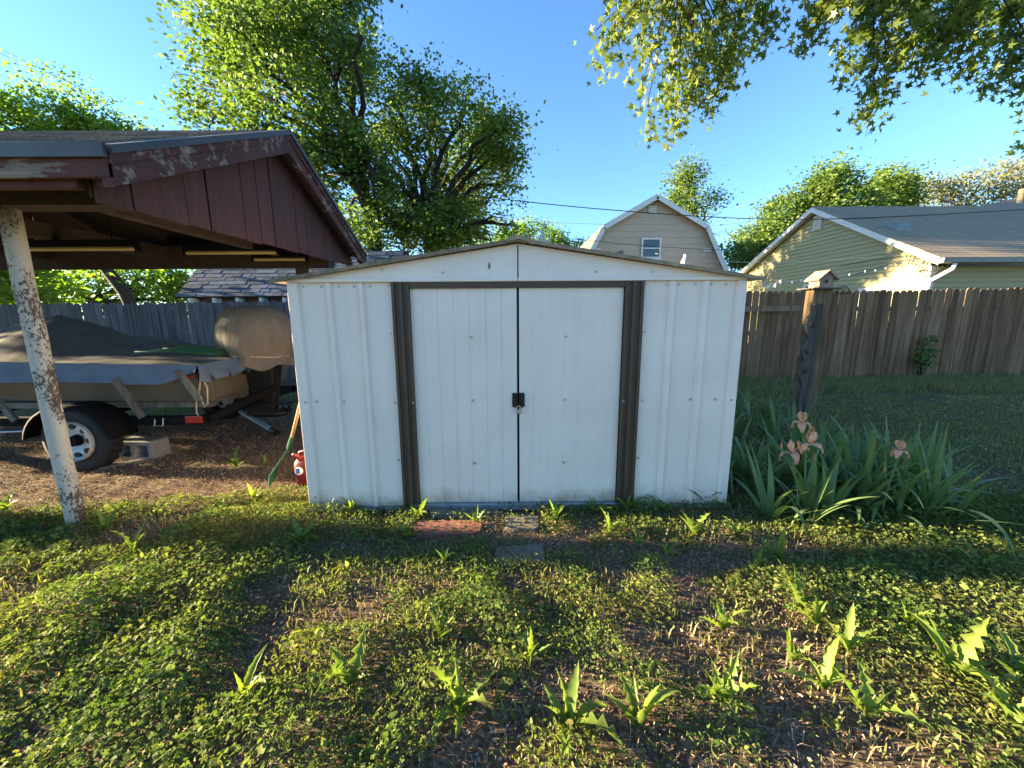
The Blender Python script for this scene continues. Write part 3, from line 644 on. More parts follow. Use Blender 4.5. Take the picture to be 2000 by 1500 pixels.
MB().tube([(-2.93+.37*math.cos(a),CY+.27*math.sin(a),.985+.01*math.sin(3*a)) for a in np.linspace(0,2*math.pi,28)],.008,6).build('tie_cord',M['rope'],MC)
gh=thing('green_hose','coiled dark green hose lying on the stern of the boat cover','hose',(-3.5,1.2,1.07))
for k in range(5):
    MB().tube([(-3.85+.1*k+.0,CY-.50+.05*k,1.075+.012*k),(-3.55,CY-.56+.06*k,1.085+.008*k),(-3.25,CY-.50+.06*k,1.06+.008*k),(-3.06-.02*k,CY-.42+.06*k,1.035)],.011,7).build('coil',M['greenrope'],gh,True)
ro=thing('stern_rope','pale thin rope looped down from the boat stern','rope',(-3.02,1.1,.5))
MB().tube([(-3.02,1.02,.93),(-3.03,1.01,.80),(-3.05,1.0,.68),(-3.0,.99,.56),(-2.97,.99,.60),(-2.96,1.0,.75),(-3.01,1.01,.86)],.007,6).build('loop',M['rope'],ro,True)
MB().tube([(-3.03,1.01,.80),(-3.08,1.0,.66),(-3.10,1.0,.50),(-3.06,1.0,.44)],.006,6).build('loose_end',M['rope'],ro,True)
# trailer
TR=thing('boat_trailer','black steel boat trailer with white spoked wheel and red tail lamps','trailer',(-4.5,CY,0))
for y in (.98,2.58):
    MB().box(-6.6,-3.0,y-.035,y+.035,.40,.48).build('side_rail',M['frame'],TR,bevel=.006)
for x in (-3.06,-4.3,-5.6): MB().box(x-.04,x+.04,1.016,2.544,.41,.47).build('cross_member',M['frame'],TR)
MB().bar((-6.5,1.05,.44),(-8.6,CY,.46),.07,.08).build('tongue',M['frame'],TR); MB().bar((-6.5,2.51,.44),(-8.6,CY,.46),.07,.08).build('tongue',M['frame'],TR)
MB().bar((-3.03,1.5,.45),(-2.80,CY,.62),.05,.06).build('motor_support',M['frame'],TR); 
MB().bar((-3.00,1.02,.44),(-2.62,1.5,.66),.05,.06).build('motor_support',M['frame'],TR)
for y in (1.3,2.26): MB().box(-6.2,-3.15,y-.04,y+.04,.50,.56).build('bunk',M['plank'],TR)
WX=-4.08
def wheel(y,s):
    w_=tag(MB().lathe([(.185,-.075),(.24,-.095),(.285,-.088),(.305,-.06),(.308,0),(.305,.06),(.285,.088),(.24,.095),(.185,.075)],(WX,y,.30),'y',40).build('wheel',M['tyre'],TR,True))
    MB().lathe([(.185,.07*s),(.19,.0),(.165,-.01*s),(.15,.0),(.11,.02*s),(.10,-.02*s),(.0,-.025*s)],(WX,y+.055*s,.30),'y',32).build('rim',M['rim'],w_,True)
    for k in range(8):
        a=2*math.pi*k/8; 
        MB().lathe([(0,-.02),(.026,-.02),(.028,.01)],(WX+.135*math.cos(a),y+s*.062,.30+.135*math.sin(a)),'y',10).build('rim_slot',M['black'],w_)
    MB().lathe([(0,.06*s),(.045,.06*s),(.055,.0)],(WX,y+.05*s,.30),'y',14).build('hub_cap',M['frame'],w_)
    for k in range(26):
        a=2*math.pi*k/26; p=(WX+.312*math.cos(a),y,.30+.312*math.sin(a))
        MB().bar((p[0],y-.055,p[2]),(p[0],y+.055,p[2]),.045,.012,(math.cos(a),0,math.sin(a))).build('tread_block',M['tyre'],w_)
wheel(.86,-1); wheel(2.70,1)
for y,s in ((.86,-1),(2.70,1)):
    V=[]
    for k in range(17):
        a=R(8+164*k/16); 
        for j,(dy,dr) in enumerate(((-.13,-.025),(-.12,0),(.12,0),(.13,-.025))): V.append((WX+(.38+dr)*math.cos(a)*1.12,y+dy,.28+(.36+dr)*math.sin(a)))
    f_=MB().add(V,[(i*4+k,i*4+k+1,(i+1)*4+k+1,(i+1)*4+k) for i in range(16) for k in range(3)]).build('fender',M['frame'],TR,True)
    f_.modifiers.new('t','SOLIDIFY').thickness=.01
MB().box(-3.16,-3.0,.925,.943,.42,.49).build('tail_lamp',M['lens'],TR,bevel=.006)
MB().box(-3.99,-3.88,.925,.944,.40,.435).build('side_lamp',M['lens'],TR,bevel=.006)
MB().box(-3.16,-3.0,2.62,2.64,.42,.49).build('tail_lamp',M['lens'],TR,bevel=.006)
for (a,b) in (((-3.73,.90,.86),(-3.56,.93,.48)),((-4.98,.90,.84),(-4.76,.93,.46)),((-3.16,.93,.93),(-3.02,.97,.63))):
    MB().bar(a,b,.055,.03,(0,1,0)).build('guide_post',M['plank'],TR)
MB().tube([(-3.45,.935,.46),(-3.45,.92,.40),(-3.37,.92,.40),(-3.37,.935,.47)],.006,6).build('u_bolt',M['steel'],TR)
MB().tube([(-5.4,.95,.33),(-4.6,.95,.35),(-4.55,.95,.42)],.008,6).build('brake_line',M['steel'],TR)
# cinder block
CB=thing('cinder_block','two-hole concrete block lying beside the trailer wheel','concrete block',(-3.85,1.17,0))
def cinder(cx,cy,rz_):
    m=MB(); w_,d_,h=.40,.20,.19; 
    holes=[(-.165,-.02),(.02,.165)]
    m.box(-.2,.2,-d_/2,d_/2,0,.035); m.box(-.2,.2,-d_/2,d_/2,.155,.19)
    for a,b in ((-.2,-.165),(-.02,.02),(.165,.2)): m.box(a,b,-d_/2+.0005,d_/2-.0005,.035,.155)
    c,s=math.cos(rz_),math.sin(rz_); m.v=[(cx+x*c-y*s,cy+x*s+y*c,z) for x,y,z in m.v]; return m
cinder(-3.85,1.17,-.06).build('block',M['concrete'],CB)
st=thing('wood_strip','thin grey wood strip lying on the dirt beside the trailer wheel','board',gp(215,910))
a,b=gp(190,917),gp(300,897); MB().bar((a.x,a.y,.012),(b.x,b.y,.012),.07,.02).build('board',M['plank'],st)
st=thing('steel_pipe','grey steel pipe with dark end lying on the dirt behind the trailer','pipe',gp(500,830))
a,b=gp(432,800),gp(532,846); MB().tube([(a.x,a.y,.16),(b.x,b.y,.04)],.03,10).build('tube',M['rail'],st,True)
c=gp(542,851); MB().tube([(b.x,b.y,.04),(c.x,c.y,.035)],.04,10).build('end_fitting',M['black'],st)
# rake and can by the shed's left corner
RK=thing('leaf_rake','green plastic leaf rake with wooden handle leaning on the shed side','rake',(-2.13,.53,0))
h0=at(567,866,.62); _d=at(589,778,.34)-h0; h1=h0+_d*((-1.572-h0.x)/_d.x)
MB().tube([h0,h1],.014,8).build('handle',M['handle'],RK,True)
tip=Vector((-2.13,.53,.005)); d=(tip-h0); side=Vector((.35,-.94,0)).normalized()
sock=h0+(h0-h1).normalized()*.07
MB().tube([h0+(h1-h0).normalized()*.10,sock],[.018,.024],8).build('socket',M['rakegreen'],RK)
for k in range(11):
    u=(k-5)/5; e=tip+side*u*.20; e.z=.004+.02*abs(u); mid=sock+(e-sock)*.8+Vector((-.02,-.01,.03))
    MB().bar(sock+side*u*.012,mid,.016,.004,(1,0,.3)).build('tine',M['rakegreen'],RK)
    MB().bar(mid,e,.013,.004,(1,0,.3)).build('tine_tip',M['rakegreen'],RK)
CN=thing('fuel_can','red plastic fuel can with round white label at the shed corner','can',(-1.80,.50,0))
V=[]; nu=20; prof=[(.085,.0),(.098,.015),(.10,.16),(.095,.20),(.07,.235),(.03,.25)]
for r_,z in prof:
    for k in range(nu):
        a=2*math.pi*k/nu; c,s=math.cos(a),math.sin(a); V.append((-1.80+r_*1.0*math.copysign(abs(c)**.6,c),.50+r_*.85*math.copysign(abs(s)**.6,s),z))
MB().add(V,[(j*nu+k,j*nu+(k+1)%nu,(j+1)*nu+(k+1)%nu,(j+1)*nu+k) for j in range(5) for k in range(nu)]+[tuple(range(5*nu,6*nu))]).build('body',M['canred'],CN,True)
MB().tube([(-1.87,.50,.225),(-1.86,.50,.275),(-1.80,.50,.29),(-1.75,.50,.275),(-1.74,.50,.225)],.014,8).build('grip',M['canred'],CN,True)
MB().tube([(-1.83,.45,.23),(-1.84,.42,.27),(-1.85,.38,.30)],[.022,.018,.012],10).build('spout',M['canred'],CN,True)
MB().lathe([(0,-.004),(.032,-.003),(.034,.004)],(-1.835,.410,.14),'y',20).build('label',M['white'],CN)
MB().box(-1.855,-1.825,.403,.406,.12,.165).build('label_mark',M['bluelabel'],CN)

# ------------------------------------------------------------------ fences
def picket_mesh(h,w_,mat,seed):
    r=random.Random(seed); t=.016; c=.028
    poly=[(-w_/2,0,0),(w_/2,0,0),(w_/2+r.uniform(-.003,.003),0,h-c),(w_/2-c,0,h),(-w_/2+c,0,h),(-w_/2+r.uniform(-.003,.003),0,h-c)]
    return MB().prism(poly,(0,t,0)).mesh('picket',mat)
def fence(name,label,x0,x1,y0,y1,h0,h1,mat,gap):
    F=thing(name,label,'fence',((x0+x1)/2,(y0+y1)/2,0))
    ms=[picket_mesh(1.0,w_,mat,i) for i,w_ in enumerate((.137,.140,.143,.134))]
    x=x0; i=0
    while x<x1:
        t=(x-x0)/(x1-x0); o=link('picket',ms[i%4],F); h=(h0+(h1-h0)*t)+random.uniform(-.02,.02)
        o.location=(x,y0+(y1-y0)*t+random.uniform(-.006,.006),random.uniform(-.01,.01)); o.scale=(1,1,h); o.rotation_euler=(random.uniform(-.006,.006),random.uniform(-.006,.006),random.uniform(-.02,.02))
        x+=.1425+gap*random.random()**2; i+=1
    for z in (.35,1.0,1.5):
        a,b=Vector((x0,y0+.037,z)),Vector((x1,y1+.037,z)); MB().bar(a,b,.04,.085).build('rail',mat,F)
    for xx in np.arange(x0+.5,x1,2.4):
        t=(xx-x0)/(x1-x0); MB().box(xx-.045,xx+.045,y0+(y1-y0)*t+.06,y0+(y1-y0)*t+.15,0,h0-.15).build('post',mat,F)
    return F
fence('wooden_fence','weathered grey dog-ear picket fence behind the covered boat',-13.5,-2.2,5.6,5.6,1.70,1.74,M['fencel'],.007)
FR=fence('wooden_fence','brown dog-ear picket fence along the lawn right of the shed',-1.2,14.6,5.58,5.85,1.82,1.95,M['fencer'],.007)
a,b=at(1452,604,5.55),at(1562,602,5.55); MB().bar(a,b,.02,.11).build('nailed_board',M['newboard'],FR)

# ------------------------------------------------------------------ birdhouse post
bp_=Vector((4.02,2.5,0)); tp=Vector((4.06,2.5,1.70))
BP=thing('birdhouse_post','leaning square timber post with grey carved ornament on its left side','post',bp_)
base_l,base_r=at(1556,812,2.5),at(1592,812,2.5); top_l,top_r=at(1590,565,2.5),at(1628,565,2.5)
def quad(l,r_,y,z): return [(l,y,z),(r_,y,z),(r_,y+.14,z),(l,y+.14,z)]
MB().hexa(quad(base_l.x,base_r.x,2.5,-.03)+quad(top_l.x,top_r.x,2.5,top_l.z)).build('timber',M['postwood'],BP,bevel=.006)
def along(t,off): 
    z=1.66*t; l=base_l.x+(top_l.x-base_l.x)*t; return (l+off,z)
prof=[(.02,.0),(.10,-.03),(.20,-.035),(.28,-.01),(.31,-.05),(.37,-.085),(.43,-.075),(.47,-.03),(.52,-.07),(.57,-.09),(.62,-.06),(.66,-.02),(.70,-.05),(.76,-.075),(.82,-.06),(.86,-.02),(.93,-.0)]
poly=[(along(t,o)[0]-.006,2.49,along(t,o)[1]) for t,o in prof]+[(along(t,.115)[0],2.49,along(t,0)[1]) for t in (.93,.02)]
MB().prism(poly,(0,-.045,0)).build('carved_ornament',M['carved'],BP,bevel=.008)
for t,o in ((.40,-.03),(.56,-.04),(.77,-.03)):
    x,z=along(t,o); MB().lathe([(0,-.02),(.03,-.014),(.045,.0)],(x+.02,2.443,z),'y',12).build('carved_boss',M['carved'],BP,True)
cx_=(top_l.x+top_r.x)/2; cz_=top_l.z
BH=thing('birdhouse','small weathered wooden birdhouse with pitched roof on a flat platform','birdhouse',(cx_,2.55,cz_))
MB().box(cx_-.20,cx_+.20,2.42,2.72,cz_+.002,cz_+.02).build('platform',M['plank'],BH,bevel=.003)
z0=cz_+.022; MB().prism([(cx_-.09,2.47,z0),(cx_+.09,2.47,z0),(cx_+.09,2.47,z0+.12),(cx_,2.47,z0+.20),(cx_-.09,2.47,z0+.12)],(0,.18,0)).build('box',M['birdwood'],BH)
for s in (-1,1): MB().hexa([(cx_,2.43,z0+.20),(cx_+s*.13,2.43,z0+.085),(cx_+s*.13,2.69,z0+.085),(cx_,2.69,z0+.20),(cx_,2.43,z0+.218),(cx_+s*.135,2.43,z0+.10),(cx_+s*.135,2.69,z0+.10),(cx_,2.69,z0+.218)]).build('roof_board',M['birdwood'],BH)
MB().lathe([(0,-.002),(.022,-.002),(.024,.002)],(cx_+.0,2.468,z0+.075),'y',14).build('entrance_hole',M['black'],BH)
WB=thing('wire_basket','small dark wire basket hanging on the right of the birdhouse platform','basket',(cx_+.25,2.5,cz_))
for k in range(7):
    a=math.pi*k/6; MB().tube([(cx_+.26+.085*math.cos(a),2.5,cz_-.055),(cx_+.26+.075*math.cos(a),2.5-.04*math.sin(a),cz_-.01),(cx_+.26+.02*math.cos(a),2.5-.02*math.sin(a),cz_+.04)],.003,5).build('wire',M['wire'],WB)
MB().tube([(cx_+.26+.085*math.cos(a),2.5-.05*math.sin(a),cz_-.055) for a in np.linspace(0,2*math.pi,18)],.004,5).build('rim',M['wire'],WB)
MB().tube([(cx_+.19,2.5,cz_+.012),(cx_+.26,2.5,cz_+.045)],.004,5).build('hook',M['wire'],WB)

# ------------------------------------------------------------------ houses
def lap_boards(T, polyfn, z0, z1, step, origin, du, nrm, mat, proud=.018):
    """horizontal lap siding; polyfn(z) gives (u0,u1) on the wall at height z"""
    z=z0; origin,du,nrm=Vector(origin),Vector(du),Vector(nrm); up=Vector((0,0,1))
    while z<z1-.01:
        zt=min(z+step,z1); a0,a1=polyfn(z); b0,b1=polyfn(zt)
        if b1-b0<.02: b0=b1=(b0+b1)/2; b0-=.01; b1+=.01
        P=lambda u,zz,d: origin+du*u+up*zz+nrm*d
        MB().hexa([P(a0,z,0),P(a1,z,0),P(a1,z,proud),P(a0,z,proud),P(b0,zt,0),P(b1,zt,0),P(b1,zt,.003),P(b0,zt,.003)]).build('siding_board',mat,T)
        z+=step
# tan gambrel house
GY=19.5; pk,kl,kr,ll,lr=at(1278,386,GY),at(1176,446,GY),at(1377,445,GY),at(1153,490,GY),at(1414,527,GY)
mx=(kl.x+kr.x)/2; hk=(kr.x-kl.x)/2; zk=(kl.z+kr.z)/2; zb=lr.z-.3; hb=(lr.x-mx)+.1
GH=thing('gambrel_house','tan lap-sided house with gambrel roof and white trim behind the shed','house',(mx,GY,0))
def gam(z):
    if z<=zb: return (-hb,hb)
    if z<=zk: t=(z-zb)/(zk-zb); h=hb+(hk-hb)*t
    else: h=hk*(1-(z-zk)/(pk.z-zk))
    return (-max(h-.02,.001),max(h-.02,.001))
lap_boards(GH,gam,.0,pk.z-.02,.345,(mx,GY,0),(1,0,0),(0,-1,0),M['tan'],.03)
outl=[(-hb,zb),(-hk,zk),(0,pk.z),(hk,zk),(hb,zb)]
for (a,b) in zip(outl[:-1],outl[1:]):
    A_,B_=Vector((mx+a[0],0,a[1])),Vector((mx+b[0],0,b[1])); nrm=(B_-A_).cross(Vector((0,1,0))).normalized()
    if nrm.z<0: nrm=-nrm
    q=lambda p,d,y: (p.x+nrm.x*d,y,p.z+nrm.z*d)
    MB().hexa([q(A_,-.02,GY-.35),q(B_,-.02,GY-.35),q(B_,-.02,GY+8),q(A_,-.02,GY+8),q(A_,.10,GY-.35),q(B_,.10,GY-.35),q(B_,.10,GY+8),q(A_,.10,GY+8)]).build('roof_slope',M['houseshingle'],GH)
    MB().hexa([q(A_,-.16,GY-.38),q(B_,-.16,GY-.38),q(B_,-.16,GY-.352),q(A_,-.16,GY-.352),q(A_,.08,GY-.38),q(B_,.08,GY-.38),q(B_,.08,GY-.352),q(A_,.08,GY-.352)]).build('roof_trim',M['white'],GH)
MB().box(mx-hb,mx+hb,GY+.01,GY+8,0,zb).build('body',M['tan'],GH)
def window(T,a,b,y,mat='white',fw=.09,n=(0,-1,0)):
    x0,x1,z1,z0=a.x,b.x,a.z,b.z; m=MB()
    f_=MB().box(x0,x0+fw,y-.07,y,z0,z1).box(x1-fw,x1,y-.07,y,z0,z1).box(x0+fw,x1-fw,y-.07,y,z1-fw,z1).box(x0+fw,x1-fw,y-.07,y,z0,z0+fw).box(x0+fw,x1-fw,y-.06,y,(z0+z1)/2-.03,(z0+z1)/2+.03).build('window',M[mat],T)
    MB().box(x0+fw,x1-fw,y-.035,y-.03,z0+fw,z1-fw).build('pane',M['glass'],f_)
    MB().box(x0-.06,x1+.06,y-.10,y,z0-.07,z0-.005).build('sill',M[mat],f_); return f_
window(GH,at(1253,465,GY-.03),at(1289,505,GY-.03),GY-.03)
for a,b in (((1266,402),(1283,417)),((1158,484),(1174,491)),((1372,484),(1390,492))):
    p,q=at(*a,GY-.05),at(*b,GY-.05); v_=MB().box(p.x,q.x,GY-.07,GY-.02,q.z,p.z).build('gable_vent',M['tan'],GH)
    for k in range(4):
        z=q.z+(p.z-q.z)*(k+.5)/4; MB().box(p.x+.04,q.x-.04,GY-.085,GY-.069,z-.02,z+.02).build('louvre',M['white'],v_)
# yellow-green house at right
HX=11.3
ne=atx(1835,508,HX); ap=atx(1586,408,HX); fe=atx(1448,531,HX)
YH=thing('yellow_house','yellow-green lap-sided house with brown shingle roof behind the brown fence','house',(HX+3,ap.y,0))
sn=(ap.z-ne.z)/(ap.y-ne.y); sf=(ap.z-fe.z)/(fe.y-ap.y); FY=fe.y+1.2
def yh(z):
    a=ne.y+.45+max(0,(z-ne.z-.1)/sn); b=FY-.2-max(0,(z-(ap.z-sf*(FY-ap.y)))/sf); a=min(a,ap.y-.01); b=max(b,ap.y+.01); return (a,b)
lap_boards(YH,yh,0,ap.z-.05,.14,(HX+.30,0,0),(0,1,0),(-1,0,0),M['yellow'],.034)
wy=ne.y+.45
lap_boards(YH,lambda z:(0,11),0,ne.z-.12,.14,(HX+.31,wy,0),(1,0,0),(0,-1,0),M['yellow'],.03)
MB().box(HX+.27,HX+.40,wy-.025,wy+.10,0,ne.z-.10).build('corner_board',M['white'],YH)
XR=24
rn=MB().hexa([(HX,ne.y,ne.z),(XR,ne.y,ne.z),(XR,ap.y,ap.z),(HX,ap.y,ap.z),(HX,ne.y,ne.z+.07),(XR,ne.y,ne.z+.07),(XR,ap.y,ap.z+.07),(HX,ap.y,ap.z+.07)]).build('roof_slope',M['houseshingle'],YH)
nl=int(math.hypot(ap.y-ne.y,ap.z-ne.z)/.16)
cm_mat=simple('roof_course',(.31,.245,.175),1.0,.35,30,.5,0,.05,False,(.25,1,1))
cm=MB().hexa([(0,0,0),(XR-HX,0,0),(XR-HX,.19,0),(0,.19,0),(0,0,.012),(XR-HX,0,.012),(XR-HX,.19,.002),(0,.19,.002)]).mesh('shingle_course',cm_mat)
for k in range(nl):
    t=k/nl; o=link('shingle_course',cm,rn); o.location=(HX-.03+random.uniform(-.01,.01),ne.y-.02+t*(ap.y-ne.y),ne.z+.066+t*(ap.z-ne.z)); o.rotation_euler=(math.atan(sn),0,0)
zf=ap.z-sf*(FY-ap.y)
MB().hexa([(XR,FY,zf),(HX,FY,zf),(HX,ap.y,ap.z),(XR,ap.y,ap.z),(XR,FY,zf+.07),(HX,FY,zf+.07),(HX,ap.y,ap.z+.07),(XR,ap.y,ap.z+.07)]).build('roof_slope',M['houseshingle'],YH)
MB().hexa([(HX-.03,ne.y,ne.z-.12),(HX-.005,ne.y,ne.z-.12),(HX-.005,ap.y,ap.z-.12),(HX-.03,ap.y,ap.z-.12),(HX-.03,ne.y,ne.z+.06),(HX-.005,ne.y,ne.z+.06),(HX-.005,ap.y,ap.z+.06),(HX-.03,ap.y,ap.z+.06)]).build('rake_trim',M['white'],YH)
MB().hexa([(HX-.005,FY,zf-.12),(HX-.03,FY,zf-.12),(HX-.03,ap.y,ap.z-.12),(HX-.005,ap.y,ap.z-.12),(HX-.005,FY,zf+.06),(HX-.03,FY,zf+.06),(HX-.03,ap.y,ap.z+.06),(HX-.005,ap.y,ap.z+.06)]).build('rake_trim',M['white'],YH)
for s,(ya,za,sl) in ((1,(ne.y,ne.z,sn)),(-1,(FY,zf,-sf))):
    MB().hexa([(HX,ya,za-.02),(HX+.30,ya,za-.02),(HX+.30,ap.y,ap.z-.02),(HX,ap.y,ap.z-.02),(HX,ya,za-.005),(HX+.30,ya,za-.005),(HX+.30,ap.y,ap.z-.005),(HX,ap.y,ap.z-.005)]).build('soffit',M['white'],YH)
gt=MB().prism([(HX-.02,ne.y-.02,ne.z+.05),(HX-.02,ne.y-.14,ne.z+.05),(HX-.02,ne.y-.13,ne.z-.07),(HX-.02,ne.y-.02,ne.z-.09)],(XR-HX,0,0)).build('gutter',M['gutter'],YH)
MB().tube([(HX+.34,ne.y-.08,ne.z-.09),(HX+.34,ne.y-.06,ne.z-.22),(HX+.24,wy-.08,ne.z-.50),(HX+.22,wy-.08,ne.z-.62),(HX+.22,wy-.08,.2)],.05,10).build('downspout',M['white'],YH,True)
p,q=atx(1593,423,HX+.27),atx(1604,448,HX+.27)
v_=MB().box(HX+.22,HX+.285,q.y,p.y,q.z,p.z).build('gable_vent',M['white'],YH)
for k in range(6):
    z=q.z+(p.z-q.z)*(k+.6)/6.3; MB().box(HX+.205,HX+.221,q.y+.06,p.y-.06,z-.025,z+.02).build('louvre',M['tan'],v_)
for a,b in (((1572,556),(1596,640)),((1680,563),(1730,640))):
    p,q=atx(*a,HX+.28),atx(*b,HX+.28); y0,y1=min(p.y,q.y),max(p.y,q.y)
    f_=MB().box(HX+.22,HX+.28,y0,y0+.1,q.z,p.z).box(HX+.22,HX+.28,y1-.1,y1,q.z,p.z).box(HX+.22,HX+.28,y0+.1,y1-.1,p.z-.1,p.z).box(HX+.22,HX+.28,y0+.1,y1-.1,q.z,q.z+.1).build('window',M['white'],YH)
    MB().box(HX+.25,HX+.26,y0+.1,y1-.1,q.z+.1,p.z-.1).build('pane',M['glass'],f_)
vp=at(1755,428,10.2); vz=ne.z+sn*(10.2-ne.y)+.07
MB().hexa([(vp.x-.25,9.95,vz-.15),(vp.x+.25,9.95,vz-.15),(vp.x+.25,10.45,vz+.13),(vp.x-.25,10.45,vz+.13),(vp.x-.16,10.0,vz+.13),(vp.x+.16,10.0,vz+.13),(vp.x+.16,10.4,vz+.2),(vp.x-.16,10.4,vz+.2)]).build('roof_vent',M['gutter'],rn)
WG=thing('house_roof','grey shingled roof of a farther house with a rusty flue pipe','house',(23,14,0))
bl,tl_=at(1868,416,14),at(2004,386,16)
MB().hexa([(bl.x,14,bl.z),(36,14,bl.z),(36,16,tl_.z),(tl_.x,16,tl_.z),(bl.x,14,bl.z+.08),(36,14,bl.z+.08),(36,16,tl_.z+.08),(tl_.x,16,tl_.z+.08)]).build('roof_slope',M['houseshingle'],WG)
MB().hexa([(bl.x,18,bl.z),(bl.x,14,bl.z),(tl_.x,16,tl_.z),(tl_.x,16.02,tl_.z),(bl.x,18,bl.z+.08),(bl.x,14,bl.z+.08),(tl_.x,16,tl_.z+.08),(tl_.x,16.02,tl_.z+.08)]).build('hip_slope',M['houseshingle'],WG)
MB().box(bl.x+.5,35.5,14.5,17.6,0,bl.z-.02).build('wall',M['yellow'],WG)
c=at(1992,396,15); MB().tube([(c.x,15,c.z-1.0),(c.x,15,c.z+.55)],.11,12).build('flue_pipe',M['roofedge'],WG); MB().tube([(c.x,15,c.z-.5),(c.x,15,c.z+.0)],.17,12).build('flue_collar',M['gutter'],WG)
# outbuilding with blue-grey shingles behind the left fence
OB=thing('outbuilding','low outbuilding with blue-grey shingle roof and white rafter tails behind the fence','outbuilding',(-7,11,0))
e0=at(343,579,10.0); sl=.93; xr=-3.6; ytop=11.7
deck=MB().hexa([(e0.x,10,e0.z-.05),(xr,10,e0.z-.05),(xr,ytop,e0.z-.05+sl*1.7),(e0.x,ytop,e0.z-.05+sl*1.7),(e0.x,10,e0.z),(xr,10,e0.z),(xr,ytop,e0.z+sl*1.7),(e0.x,ytop,e0.z+sl*1.7)]).build('roof_deck',M['darkwood'],OB)
MB().hexa([(xr,13.4,e0.z),(e0.x,13.4,e0.z),(e0.x,ytop,e0.z+sl*1.7),(xr,ytop,e0.z+sl*1.7),(xr,13.4,e0.z+.03),(e0.x,13.4,e0.z+.03),(e0.x,ytop,e0.z+sl*1.7+.03),(xr,ytop,e0.z+sl*1.7+.03)]).build('roof_back',M['blueshingle'],OB)
sm=MB().hexa([(-.148,0,0),(.148,0,0),(.148,.24,0),(-.148,.24,0),(-.147,0,.014),(.147,0,.014),(.147,.24,.004),(-.147,.24,.004)]).mesh('shingle',M['blueshingle'])
Ls=math.hypot(1.7,sl*1.7); nr=int(Ls/.185)
for j in range(nr):
    t=j/nr
    for i in range(int((xr-e0.x)/.305)+1):
        x=e0.x+.15+.305*i+(.14 if j%2 else 0)
        if x>xr-.1: continue
        o=link('shingle',sm,deck); o.location=(x,10-.03+t*1.7,e0.z+.002+t*sl*1.7-.02); o.rotation_euler=(math.atan(sl)+random.uniform(-.02,.01),0,random.uniform(-.01,.01)); o.scale=(1,.9+.35*(random.random()<.25),1+random.random())
for x in np.arange(e0.x+.45,xr,.74): MB().box(x-.04,x+.04,9.97,10.3,e0.z-.20,e0.z-.055).build('rafter_tail',M['white'],OB)
MB().box(e0.x+.25,xr-.2,10.32,13.2,0,e0.z+.05).build('wall',simple('brown_shed_wall',(.14,.09,.07),.8),OB)
d0=at(716,508,11.5)
MB().prism([(d0.x-.25,11.4,e0.z+1.2),(d0.x+.25,11.4,e0.z+1.2),(d0.x+.25,11.4,d0.z-.1),(d0.x,11.4,d0.z+.2),(d0.x-.25,11.4,d0.z-.1)],(0,.5,0)).build('dormer',M['white'],OB)

# ------------------------------------------------------------------ trees
def limb(p,q,r0,r1,wob,n=6):
    p,q=Vector(p),Vector(q); L=(q-p).length; pts=[]
    for k in range(n+1):
        t=k/n; w_=Vector((random.uniform(-1,1),random.uniform(-1,1),random.uniform(-.5,.5)))*wob*L*(0 if k in (0,n) else 1)
        pts.append(p+(q-p)*t+w_+Vector((0,0,1))*L*.10*math.sin(math.pi*t))
    return pts,[r0+(r1-r0)*k/n for k in range(n+1)]
def tree(name,label,base,fork,blobs,nleaf,lsize,lm,bark='bark',r0=.22,seed=1,cl=.32,holes=1.1,up=.55):
    """blobs: (centre, radius) lobes of the crown; leaves sit in small sprays on the lobes"""
    rr=np.random.default_rng(seed); random.seed(seed)
    T=thing(name,label,'tree',base,'trees round the yard'); base=Vector(base); fork=Vector(fork)
    m=MB(); pts,rad=limb(base,fork,r0,r0*.72,.03); m.tube(pts,rad,10)
    C=[]; wts=[]
    for c,rad_ in blobs:
        c=Vector(c); k=max(1,int(4*min(1.5,rad_)))
        st=pts[-1] if random.random()<.7 else pts[-2]
        lp,lr=limb(st,c,r0*.42,r0*.10,.05,7); m.tube(lp,lr,7)
        for _ in range(k):
            d=Vector(rr.normal(size=3)).normalized()*rad_*.85; d.z*=.85
            s_=lp[random.choice((4,5,6,7))]; sp,sr=limb(s_,c+d,r0*.10,r0*.02,.07,4); m.tube(sp,sr,5,False)
        wts.append(rad_**2)
    m.build('trunk',M[bark],T,True)
    wts=np.array(wts)/sum(wts); P=[]; 
    for (c,rad_),w_ in zip(blobs,wts):
        n=int(nleaf*w_*1.25); per=30; ns=max(1,n//per)
        d=rr.normal(size=(ns,3)); d/=np.linalg.norm(d,axis=1)[:,None]
        rr_=rad_*(.30+.85*rr.random(ns)**.7)*(1+.35*(rr.random(ns)-.5)); cen=np.array(c)+d*rr_[:,None]*np.array([1,1,.85])
        if holes:
            q=cen/holes; nv=vnoise(q[:,0]+q[:,2]*.7,q[:,1]*.6+q[:,2],1.0,seed)*.6+vnoise(q[:,0]-q[:,2]*.8,q[:,2]+q[:,1]*.7,2.3,seed+50)*.4
            cen=cen[nv>.50]; ns=len(cen)
        spr=rr.normal(size=(ns,per,3))*np.array([1,1,.6])*cl*(.5+rr.random((ns,1,1)))
        P.append((cen[:,None,:]+spr).reshape(-1,3))
    P=np.concatenate(P); V,F=scatter(P,*LEAF4,lsize*(.6+.8*rr.random(len(P))),up,rr)
    link('crown',np_mesh('crown',V,F,lm),T); return T
def pb(lst,y,dj=.0):
    out=[]; r_=random.Random(len(lst)*7+int(y))
    for px,py,rp in lst:
        yy=y+r_.uniform(-1,1)*dj; c=at(px,py,yy); out.append((c,rp/CAM_F*depth(c)))
    return out
